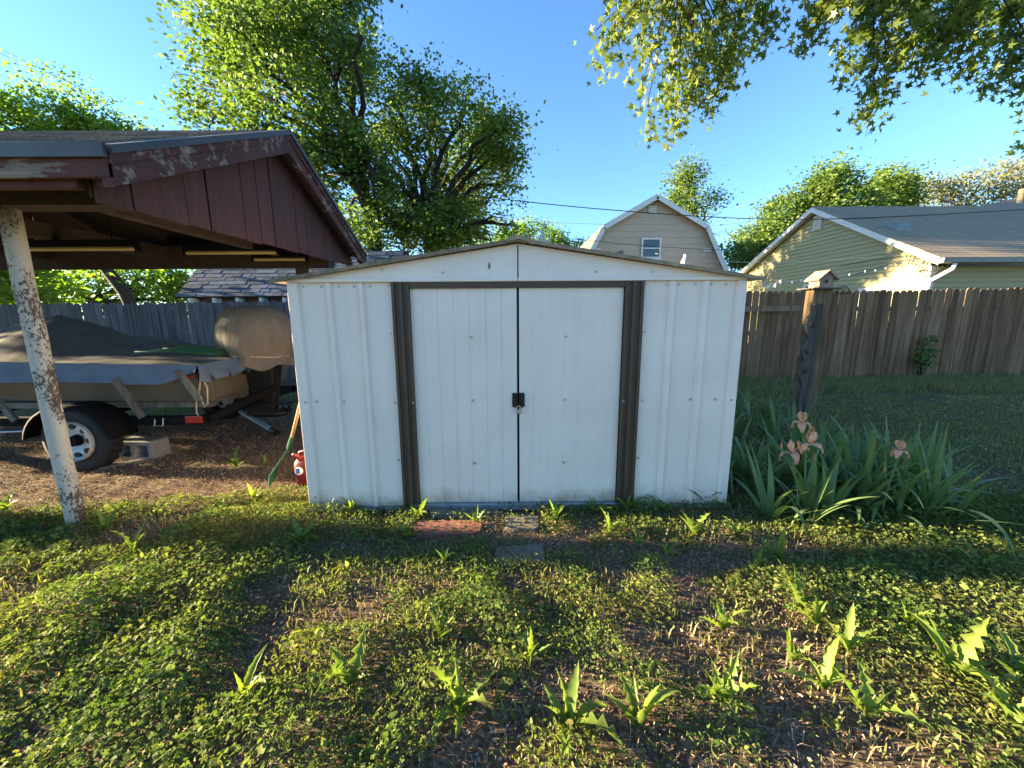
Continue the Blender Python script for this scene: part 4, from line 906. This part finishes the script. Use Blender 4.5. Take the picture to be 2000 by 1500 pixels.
A_bl=[(560,70,105),(455,55,80),(655,110,85),(430,180,75),(545,190,95),(690,215,75),(640,290,70),(505,285,60),(385,165,45),(720,300,55),(610,10,95),(700,50,55),(440,110,70),(500,10,90),(415,240,45),(590,330,50),(690,130,60),(640,-70,100),(500,-80,100),(650,370,45),(700,390,50),(735,350,40),(690,440,35),(740,460,30)]
tree('maple_tree','tall bright green tree rising behind the dark red carport gable',gp(742,640)*0+Vector((-4.9,13.6,0)),at(700,330,13.2),pb(A_bl,13.2,3.2),78000,.15,M['treeA'],r0=.33,seed=3,cl=.30)
B_bl=[(830,185,55),(880,230,75),(940,260,60),(780,270,65),(850,310,80),(935,330,70),(975,300,40),(800,385,65),(880,400,80),(950,400,60),(740,420,50),(860,455,60),(930,455,60),(980,250,30),(990,350,35),(700,455,40),(790,455,35),(910,190,35),(760,330,55),(770,200,40),(740,250,45),(960,470,45),(900,480,40),(1005,440,25)]
tree('oak_tree','darker green spreading tree with heavy dark limbs just left of the shed ridge',Vector((-3.3,15.0,0)),at(840,450,14.8),pb(B_bl,14.8,2.6),78000,.15,M['treeB'],r0=.40,seed=5,cl=.30)
L_bl=[(50,225,60),(130,205,55),(200,225,48),(0,240,70),(250,245,30),(290,252,14),(100,280,70),(190,280,60),(-60,230,80),(-90,330,100),(30,330,70)]
tree('leafy_tree','sunlit tree showing above the carport roof at the far left',Vector((-16.5,15.5,0)),at(120,420,15),pb(L_bl,15,1.2),38000,.15,M['treeL'],r0=.26,seed=8,cl=.32)
U_bl=[(90,545,55),(200,555,50),(290,560,45),(345,548,36),(25,560,55),(140,590,45),(250,600,40),(-40,560,60),(330,590,30)]
tree('leafy_tree','yellow-green backlit bushy tree seen under the carport roof beyond the grey fence',Vector((-17.5,18.5,0)),at(190,590,18),pb(U_bl,18,1.5),38000,.16,M['treeL'],r0=.35,seed=9,cl=.36)
D_bl=[(1035,458,32),(1000,470,36),(1075,465,24),(965,480,34),(1135,475,16),(1110,485,22)]
tree('far_tree','small rounded yellow-green tree far behind the shed ridge',at(1040,640,32)*1,at(1040,490,32),pb(D_bl,32,1),14000,.21,M['treeL'],r0=.3,seed=10,cl=.4)
E_bl=[(1345,335,20),(1340,365,28),(1355,400,30),(1325,395,22),(1395,385,18),(1390,425,26),(1365,440,26),(1310,350,10),(1400,460,22)]
tree('airy_tree','slender open tree rising behind the gambrel house roof',Vector((at(1370,560,29).x,29,0)),at(1365,455,29),pb(E_bl,29,1),9000,.19,M['treeB'],'palebark',r0=.2,seed=11,cl=.42)
F_bl=[(1620,350,34),(1590,385,36),(1650,380,40),(1520,420,34),(1485,460,36),(1455,495,34),(1560,435,40),(1610,420,40),(1690,405,34),(1480,505,36),(1520,480,40)]
tree('dark_tree','dense green tree standing left behind the yellow-green house roof',Vector((at(1560,600,25).x,25,0)),at(1560,480,25),pb(F_bl,25,1),34000,.19,M['treeA'],r0=.3,seed=12,cl=.40)
G_bl=[(1740,360,30),(1715,385,30),(1755,395,30),(1735,340,16)]
tree('dark_tree','smaller round green tree over the middle of the brown shingle roof',Vector((at(1735,600,27).x,27,0)),at(1735,410,27),pb(G_bl,27,1),12000,.19,M['treeB'],r0=.2,seed=13,cl=.4)
H_bl=[(1785,385,28),(1835,365,32),(1880,375,30),(1925,350,34),(1975,345,36),(1850,395,30),(1950,385,34),(2030,350,40),(1800,360,18)]
tree('pale_tree','sparse pale olive tree in early leaf above the brown roof at right',Vector((at(1880,600,33).x,33,0)),at(1880,420,33),pb(H_bl,33,1),15000,.2,M['treeP'],'palebark',r0=.25,seed=14,cl=.5)
# tree added beyond the left edge to shade the boat and the lawn
S_bl=[((-14.5,3.3,3.0),1.0),((-14.5,3.1,1.6),.9),((-14.5,3.4,4.2),.9),((-14.5,4.5,2.6),1.5),((-14.2,5.8,2.6),1.6),((-15,4.1,3.9),1.2),((-14.5,5.4,4.6),1.5),((-15,7.2,3.0),1.7),((-14.3,4.4,1.2),1.2),((-14.5,6.2,1.2),1.3),((-15,8.6,4.2),1.8),((-15,7.0,5.2),1.4),((-15.2,9.4,2.4),1.6)]
tree('leafy_tree','bushy low tree added beyond the left end of the carport to cast shade',Vector((-14.6,4.8,0)),Vector((-14.6,4.8,1.6)),[(Vector(c),r_) for c,r_ in S_bl],30000,.2,M['treeL'],r0=.2,seed=15,cl=.35,holes=None)
# silver maple overhead: trunk stands right of the photographer, boughs droop into view
def overhead():
    rr=np.random.default_rng(21); random.seed(21)
    T=thing('silver_maple','overhanging silver maple with drooping lobed leaves at the top right','tree',(6.2,-1.6,0),'trees round the yard')
    m=MB(); tr,ra=limb((6.2,-1.6,-.05),(5.9,-.9,5.2),.30,.22,.02); m.tube(tr,ra,12)
    P=[]
    def bough(a,b,twigs,r0):
        lp,lr=limb(a,b,r0,.012,.03,10); m.tube(lp,lr,7)
        for (px,py,yy,dens) in twigs:
            e=at(px,py,yy); s0=min(lp[3:],key=lambda q:(q-e).length); L=(s0-e).length; up=e+Vector((rr.uniform(-.1,.1),rr.uniform(-.1,.1),min(.38,L*.8)))
            tw=[s0,s0.lerp(up,.5)+Vector((0,0,.08)),up,up.lerp(e,.5)+Vector((rr.uniform(-.03,.03),0,.02)),e]; m.tube(tw,[.007,.006,.005,.003,.0015],5,False)
            for k in range(int(dens*4.0)):
                t=rr.random()**.8; i=min(1,int(t*2)); f=t*2-i; c=tw[2+i]*(1-f)+tw[3+i]*f
                P.append(np.array(c)+rr.normal(size=3)*.068*(1.2-.4*t))
    yl=1.35
    left=[(1300,20,30),(1350,40,40),(1400,60,40),(1450,30,35),(1490,60,28),(1330,90,40),(1380,120,45),(1430,120,40),(1480,100,28),(1310,160,34),(1360,180,44),(1410,170,36),(1300,225,30),(1345,215,34),(1390,225,22),(1270,270,16),(1315,275,24),(1250,210,16),(1230,60,26),(1205,30,24),(1195,100,18),(1170,155,12),(1215,140,14),(1260,110,22),(1280,60,26),(1505,90,14),(1440,170,16),(1250,30,24),(1420,0,40),(1350,0,40),(1480,10,30)]
    bough(tr[-2],at(1330,-60,yl),[(a,b,yl+rr.uniform(-.3,.3),c) for a,b,c in left],.08)
    right=[(1640,30,36),(1690,60,36),(1740,40,40),(1800,60,46),(1850,90,46),(1900,60,46),(1960,80,46),(2010,120,46),(1700,120,30),(1760,120,36),(1830,140,36),(1890,150,34),(1950,160,30),(1660,150,22),(1700,180,20),(1720,200,16),(1700,235,14),(1690,268,8),(1580,80,18),(1565,110,12),(1600,50,26),(1630,10,34),(1990,190,20),(1940,185,14),(1780,160,18),(2060,60,60),(1900,10,60),(1800,10,50),(1710,10,40),(1980,20,60),(2050,150,40)]
    bough(tr[-1],at(1700,-60,1.1),[(a,b,1.1+rr.uniform(-.35,.35),int(c*1.3)) for a,b,c in right],.09)
    bough(tr[-1],at(2020,-40,1.4),[(2005,290,1.3,10),(2030,300,1.3,16)],.06)
    m.build('trunk',M['bark'],T,True)
    P=np.array(P); V,F=scatter(P,*STAR,.036+.033*rr.random(len(P)),.15,rr)
    link('crown',np_mesh('crown',V,F,M['mapleN']),T)
overhead()
# unseen pole added at left to cast a shadow band before the shed
UP=thing('shade_pole','unseen round wooden pole added left of the carport to cast shade','shade pole',(-11,.38,0))
MB().tube([(-11,.38,-.1),(-11,.38,4),(-11.02,.38,8.5)],[.19,.17,.14],14).build('pole',M['bark'],UP,True)
MB().box(-11.09,-10.95,-.8,1.6,7.6,7.72).build('crossarm',M['darkwood'],UP)
# sapling by the right fence
sp=gp(1795,740); random.seed(31)
SP=thing('sapling','small leafy green sapling growing at the foot of the brown fence','sapling',sp)
m=MB(); LP=[]
for k in range(9):
    e=Vector((sp.x+random.uniform(-.32,.32),sp.y+random.uniform(-.2,.2),random.uniform(.35,.95)))
    pts,rad=limb(sp,e,.010,.003,.05,5); m.tube(pts,rad,5)
    for _ in range(26):
        t=random.uniform(.35,1); LP.append(sp.lerp(e,t)+Vector((random.gauss(0,.06),random.gauss(0,.06),random.gauss(0,.05))))
m.build('stem',M['bark'],SP); V,F=scatter(np.array(LP),*LEAF6,.05+.04*rng.random(len(LP)),.6); link('foliage',np_mesh('foliage',V,F,M['treeA']),SP)

# ------------------------------------------------------------------ irises
def sword(seed,bend,n=9):
    r=random.Random(seed); V=[]; p=Vector((0,0,0)); th=0.0; tw=r.uniform(-.25,.25)
    for k in range(n+1):
        t=k/n; wd=.034*(.75+.45*math.sin(math.pi*min(1,t*1.15+.12)))*(1-t**5)+.0008
        th=bend*t**1.8; d=Vector((math.sin(th),0,math.cos(th)))
        side=Vector((math.sin(tw*t)*.3,1,0)).normalized(); nn=side.cross(d).normalized()
        V+=[p-side*wd/2,p+nn*.005*(1-t),p+side*wd/2]; p=p+d/n
    return MB().add(V,[(i*3+a,i*3+a+1,i*3+3+a+1,i*3+3+a) for i in range(n) for a in (0,1)]).mesh('leaf',M['iris'],True)
SW=[sword(i,b) for i,b in enumerate((.15,.35,.6,.9,1.2,1.5,1.9,2.3,.5,1.0,.25,.75))]
def iris_clump(label,fans,group):
    cx=sum(f[0] for f in fans)/len(fans); cy=sum(f[1] for f in fans)/len(fans)
    T=thing('iris_clump',label,'iris',(cx,cy,0),group)
    for x,y,n,h,spread in fans:
        fa=random.uniform(0,math.pi)
        for k in range(n):
            u=(k+.5)/n*2-1; s=random.choice(SW if abs(u)>.25 else SW[:5]+SW[8:])
            o=link('leaf',s,T); az=fa+(0 if u>0 else math.pi)+random.uniform(-.5,.5); L=h*random.uniform(.7,1.15)
            o.location=(x+random.uniform(-.03,.03),y+random.uniform(-.03,.03),-.01); o.scale=(L,random.uniform(.75,1.15),L)
            o.rotation_euler=Euler((0,abs(u)*spread+random.uniform(-.08,.12),az),'XYZ')
random.seed(41)
fans=[]
for k in range(36):
    x=1.70+1.4*random.random(); y=-.34+.85*random.random()+.10*(x-1.7)
    fans.append((x,y,8,random.uniform(.42,.62),.8))
iris_clump('dense front clump of broad drooping blue-green iris leaves right of the shed',fans,'irises beside the shed')
fans=[(2.3+.75*random.random(),-.30+.65*random.random(),9,random.uniform(.45,.68),1.1) for k in range(14)]
iris_clump('long arching iris leaves sprawling to the right over the shaded lawn',fans,'irises beside the shed')
fans=[(1.68+1.5*random.random(),.7+1.5*random.random(),8,random.uniform(.45,.62),.35) for k in range(28)]
iris_clump('upright dark iris leaves behind the front clump close to the shed wall',fans,'irises beside the shed')
def petal(kind):
    V=[]; n=6
    for k in range(n+1):
        t=k/n; wd=(.010+.052*math.sin(math.pi*min(1,.15+t*.80)))*(1 if kind=='fall' else .85)
        if kind=='standard': x=.030*math.sin(t*2.6); z=.085*t
        else: x=.075*math.sin(t*1.75); z=.020*math.sin(t*3)-.070*t*t
        for j in (-1,-.5,0,.5,1): V.append((x+.008*math.cos(j*5+t*7)*t,j*wd/2,z+.010*math.sin(j*6+t*9)*t*(.4+abs(j))-.012*abs(j)*(1 if kind=='fall' else -1)))
    return MB().add(V,[(i*5+a,i*5+a+1,(i+1)*5+a+1,(i+1)*5+a) for i in range(n) for a in range(4)]).mesh('petal',M['petal'],True)
PST,PFA=petal('standard'),petal('fall')
def bloom(T,p,sc=1.0,az=0):
    f_=MB().tube([Vector(p)-Vector((0,0,.035*sc)),Vector(p)-Vector((0,0,.012)),Vector(p)+Vector((0,0,.006))],[.006,.010,.007],8).build('flower',M['stalk'],T,True)
    for k in range(3):
        for me,off in ((PST,0),(PFA,math.pi/3)):
            o=link('petal',me,f_); o.location=p; o.scale=(sc,sc,sc); o.rotation_euler=(random.uniform(-.15,.15),random.uniform(-.2,.2),az+off+2*math.pi*k/3)
def stalk(label,base,nodes,blooms,buds):
    T=thing('iris_flower',label,'flower',base,'peach iris flowers')
    MB().tube([base]+nodes,[.008]+[.0065]*(len(nodes)-1)+[.005],8).build('stem',M['stalk'],T,True)
    for p,sc in blooms:
        near=min(nodes,key=lambda q:(q-p).length); MB().tube([near-Vector((0,0,.05)),(near+p)/2-Vector((0,0,.02)),p-Vector((0,0,.03))],.0045,6).build('branch',M['stalk'],T); bloom(T,p,sc,random.random()*2)
    for p in buds:
        near=min(nodes,key=lambda q:(q-p).length); MB().tube([near-Vector((0,0,.05)),p],.004,6).build('branch',M['stalk'],T)
        MB().tube([p-Vector((0,0,.015)),p+Vector((0,0,.005)),p+Vector((0,0,.035))],[.004,.010,.003],8).build('bud',M['bud'],T,True)
yb=-.12
stalk('tallest peach iris with two stacked blooms and orange buds in the front clump',Vector((1.93,yb,0)),[at(1572,960,yb),at(1573,890,yb),at(1570,845,yb)],[(at(1566,826,yb),.78),(at(1582,866,yb-.04),.88)],[at(1590,895,yb),at(1588,842,yb)])
stalk('low peach iris bloom leaning left of the tallest iris flower',Vector((1.88,-.10,0)),[at(1560,985,-.13),at(1551,905,-.13)],[(at(1546,884,-.13),.88)],[at(1526,873,-.13)])
stalk('single peach iris bloom standing alone to the right in the clump',Vector((2.30,-.22,0)),[at(1722,1000,-.2),at(1738,940,-.2),at(1752,900,-.2)],[(at(1757,880,-.2),.70)],[at(1727,920,-.2)])

# ------------------------------------------------------------------ broad-leaved weeds
def weed_leaf(seed,lobed,arch):
    r=random.Random(seed); n=12; V=[]; p=Vector((0,0,0)); th=R(58)
    for k in range(n+1):
        t=k/n; saw=(.38+1.05*((k+seed)%2)) if lobed else (.8+.3*((k+seed)%2))
        wd=(.03+.165*math.sin(math.pi*min(1,t**.75*.96))**.9)*saw*(1-t**7)
        a=th-arch*t**1.3; d=Vector((math.cos(a),0,math.sin(a))); nn=Vector((-math.sin(a),0,math.cos(a)))
        back=.05*((k+seed)%2) if lobed else 0
        V+=[p+Vector((0,-wd/2,0))+nn*.05*wd/.2-d*back,p,p+Vector((0,wd/2,0))+nn*.05*wd/.2-d*back]; p=p+d/n
    return MB().add(V,[(i*3+a,i*3+a+1,i*3+3+a+1,i*3+3+a) for i in range(n) for a in (0,1)]).mesh('leaf',M['weed'],True)
WL=[weed_leaf(i,l,a) for i,(l,a) in enumerate(((1,.7),(1,1.3),(1,.3),(0,.6),(0,1.2),(1,1.0),(1,1.7),(0,.2)))]
WEEDS=[ # px,py,size,leaves,lobed set,label
 (262,1085,.17,6,'broad yellow-green weed right of the white carport post on the sunny ground'),
 (480,1365,.15,6,'spreading jagged weed with one long leaf pointing left in the front left lawn'),
 (685,1345,.17,5,'tall narrow jagged weed left of centre with a lit curled leaf'),
 (858,1245,.14,4,'slim upright weed below the left shed door farthest from the front'),
 (900,1390,.18,6,'broad bright jagged weed front and left of the middle of the lawn'),
 (1032,1290,.13,5,'small upright weed straight below the door gap in the sunny lawn'),
 (1108,1420,.17,6,'bright round-lobed weed right of the middle at the front edge'),
 (1245,1420,.16,6,'dull green jagged weed with drooping pale leaf right of the middle front'),
 (1410,1370,.17,8,'bushy dark jagged weed in the front right, beneath the iris flowers'),
 (1412,1230,.14,7,'branching weed halfway between the shed corner and the front edge'),
 (1478,1115,.13,6,'sunlit scalloped weed just out of the shed shadow, left of a pair'),
 (1520,1095,.16,6,'tall sunlit weed at the shadow edge in front of the irises'),
 (1562,1190,.18,9,'largest spreading jagged weed in the right half of the lawn'),
 (1598,1225,.14,7,'lobed weed tucked right beneath the largest spreading weed'),
 (1612,1345,.16,5,'long-leaved weed leaning left in the right foreground'),
 (1690,1400,.17,6,'wavy-edged weed lowest in the right foreground'),
 (1655,1275,.15,5,'three-leaved pale weed with an oval leaf pointing right'),
 (1545,1290,.12,5,'small weed with an oval leaf left of the three-leaved pale weed'),
 (1770,1230,.15,8,'curly dark weed right of centre on the straw-coloured patch'),
 (1862,1320,.21,9,'big pale sprawling weed near the right edge of the lawn'),
 (1975,1420,.20,7,'sprawling weed cut by the right edge of the picture'),
 (1915,1110,.15,5,'oval-leaved bright weed below the tips of the iris leaves at right'),
 (1985,1330,.16,5,'lobed weed right of the big pale sprawling weed'),
 (205,1040,.14,6,'leafy weed growing against the foot of the white carport post'),
 (15,1000,.16,6,'bright leafy weed at the left edge on the dirt'),
 (497,980,.13,9,'bright green many-leaved weed on the dirt left of the shed corner'),
 (462,912,.16,7,'upright branching weed on the dirt in front of the cinder block'),
 (518,915,.10,5,'small weed beside the rake on the dirt'),
 (640,1090,.09,4,'little yellow-green weed on the brown patch left of the paver'),
 (1715,1120,.13,6,'yellowish weed under the front tips of the iris leaves'),
]
SHADE=[
 (820,1010,.16,9,'dark leafy weed against the left brown door jamb'),
 (795,1050,.14,7,'drooping weed in front of the left door jamb'),
 (690,1002,.13,8,'weed tuft under the left white wall panel'),
 (590,1060,.16,10,'feathery dark weed before the shed left corner'),
 (930,1025,.12,7,'leafy weed between the red paver and the concrete slab'),
 (870,1105,.09,5,'tiny weed on the shadow edge below the red paver'),
 (1085,1020,.15,9,'bushy weed right of the concrete slab at the base rail'),
 (1160,1003,.15,7,'weed tuft under the right shed door'),
 (1222,1000,.15,8,'spreading weed against the right brown door jamb'),
 (1190,1045,.14,8,'shaded rosette below the right shed door'),
 (1355,1050,.16,9,'large shaded rosette below the right white wall panel'),
 (1372,985,.19,10,'big dark weed against the right end of the shed wall'),
 (1285,1000,.11,6,'small weed at the base of the right wall panel'),
 (1300,1085,.13,5,'weed with one lit leaf on the shadow edge right of the stepping stone'),
 (1245,1065,.12,6,'low jagged weed between the stepping stone and the iris clump'),
 (1440,1050,.13,7,'weed at the shaded left foot of the iris clump'),
]
def weeds(lst,group,seed):
    rd=random.Random(seed)
    for px,py,sz,n,lab in lst:
        c=gp(px,py); c.z=float(ground_z(c.x,c.y))+.004
        T=thing('broadleaf_weed',lab,'weed',c,group); a0=rd.random()*6.28
        for k in range(n+2):
            o=link('leaf',rd.choice(WL),T); L=sz*rd.uniform(.6,1.35)
            o.location=c; o.scale=(L,L*rd.uniform(.8,1.15),L*rd.uniform(.9,1.25)); o.rotation_euler=(rd.uniform(-.25,.25),rd.uniform(-.45,.35),a0+k*2.4+rd.uniform(-.3,.3))
weeds(WEEDS,'jagged-leaved weeds on the sunny ground',5); weeds(SHADE,'weeds in the shade along the shed foot',6)

# ------------------------------------------------------------------ cables
def cable(name,label,pts,r_,mat='wire',group='overhead cables'):
    P=[Vector(p) for p in pts]; Q=[]
    for i in range(len(P)-1):
        a,b=P[max(i-1,0)],P[min(i+2,len(P)-1)]; p,q=P[i],P[i+1]
        for k in range(6):
            t=k/6; h=lambda s: s
            Q.append(.5*((2*p)+(q-a)*t+(2*a-5*p+4*q-b)*t*t+(3*p-a-3*q+b)*t**3))
    Q.append(P[-1]); o=MB().tube(Q,r_,6).build(name,M[mat],None,True); return tag(o,label,'cable',group)
cable('power_cable','thick black overhead cable crossing from the oak to the right edge',[at(640,340,11),at(960,386,11),at(1230,413,11),at(1500,428,11),at(1750,423,11.2),at(2150,400,11.5)],.014)
cable('power_cable','thin cable passing in front of the gambrel house window',[at(880,452,15),at(1110,466,15),at(1260,480,15),at(1430,488,15),at(1600,478,15)],.010)
cable('power_cable','lowest thin cable over the shed roof right slope toward the yellow-green house',[at(1280,495,9),at(1345,506,9),at(1440,512,9.2),at(1580,510,9.8),at(1760,497,9.6)],.007,'palewire')
cable('power_cable','faint pale cable high behind the gambrel house peak',[at(1000,432,30),at(1400,440,30),at(1600,400,30),at(1800,385,30)],.014,'palewire')
for k,dy in ((0,0),(1,8)):
    cable('power_cable',('upper' if k==0 else 'lower')+' of two thin cables in the sky at the top left corner',[at(-120,50+dy,16),at(0,96+dy,16),at(90,140+dy,16),at(200,190+dy,16)],.011)
pts=[Vector((1.60,-.02,1.63)),at(1525,546,2.5),at(1580,540,5),at(1690,528,7.5),at(1750,515,8),at(1800,497,8)]
SLt=thing('string_lights','string of small white bulbs running from the shed roof corner to the yellow-green house','string lights',pts[0],'overhead cables')
Q=[]
for i in range(len(pts)-1):
    for k in range(6): Q.append(pts[i].lerp(pts[i+1],k/6)-Vector((0,0,.04*math.sin(math.pi*k/6))))
MB().tube(Q+[pts[-1]],.004,5).build('cord',M['palewire'],SLt)
for i in range(2,len(Q),2): MB().lathe([(0,-.05),(.014,-.035),(.012,-.01),(.006,0)],Q[i],'z',8).build('bulb',M['white'],SLt,True)
tc=thing('cable_tangle','tangle of loose black cables on the corner of the yellow-green house','cable',atx(1800,510,HX+.2))
rd=random.Random(3)
for k in range(5):
    c=atx(1790+8*k,505+rd.uniform(-8,8),HX+.18); MB().tube([c+Vector((rd.uniform(-.02,.02),.28*math.cos(a)*(1+.3*math.sin(k+a)),.22*math.sin(a)-.05*k)) for a in np.linspace(0,5.2,16)],.012,6).build('loop',M['wire'],tc,True)
MB().tube([atx(1640,520,HX+.1),atx(1720,505,HX+.15),atx(1790,498,HX+.18)],.010,6).build('run',M['wire'],tc); MB().tube([atx(1660,540,HX+.1),atx(1740,515,HX+.15),atx(1800,503,HX+.18)],.010,6).build('run',M['wire'],tc)
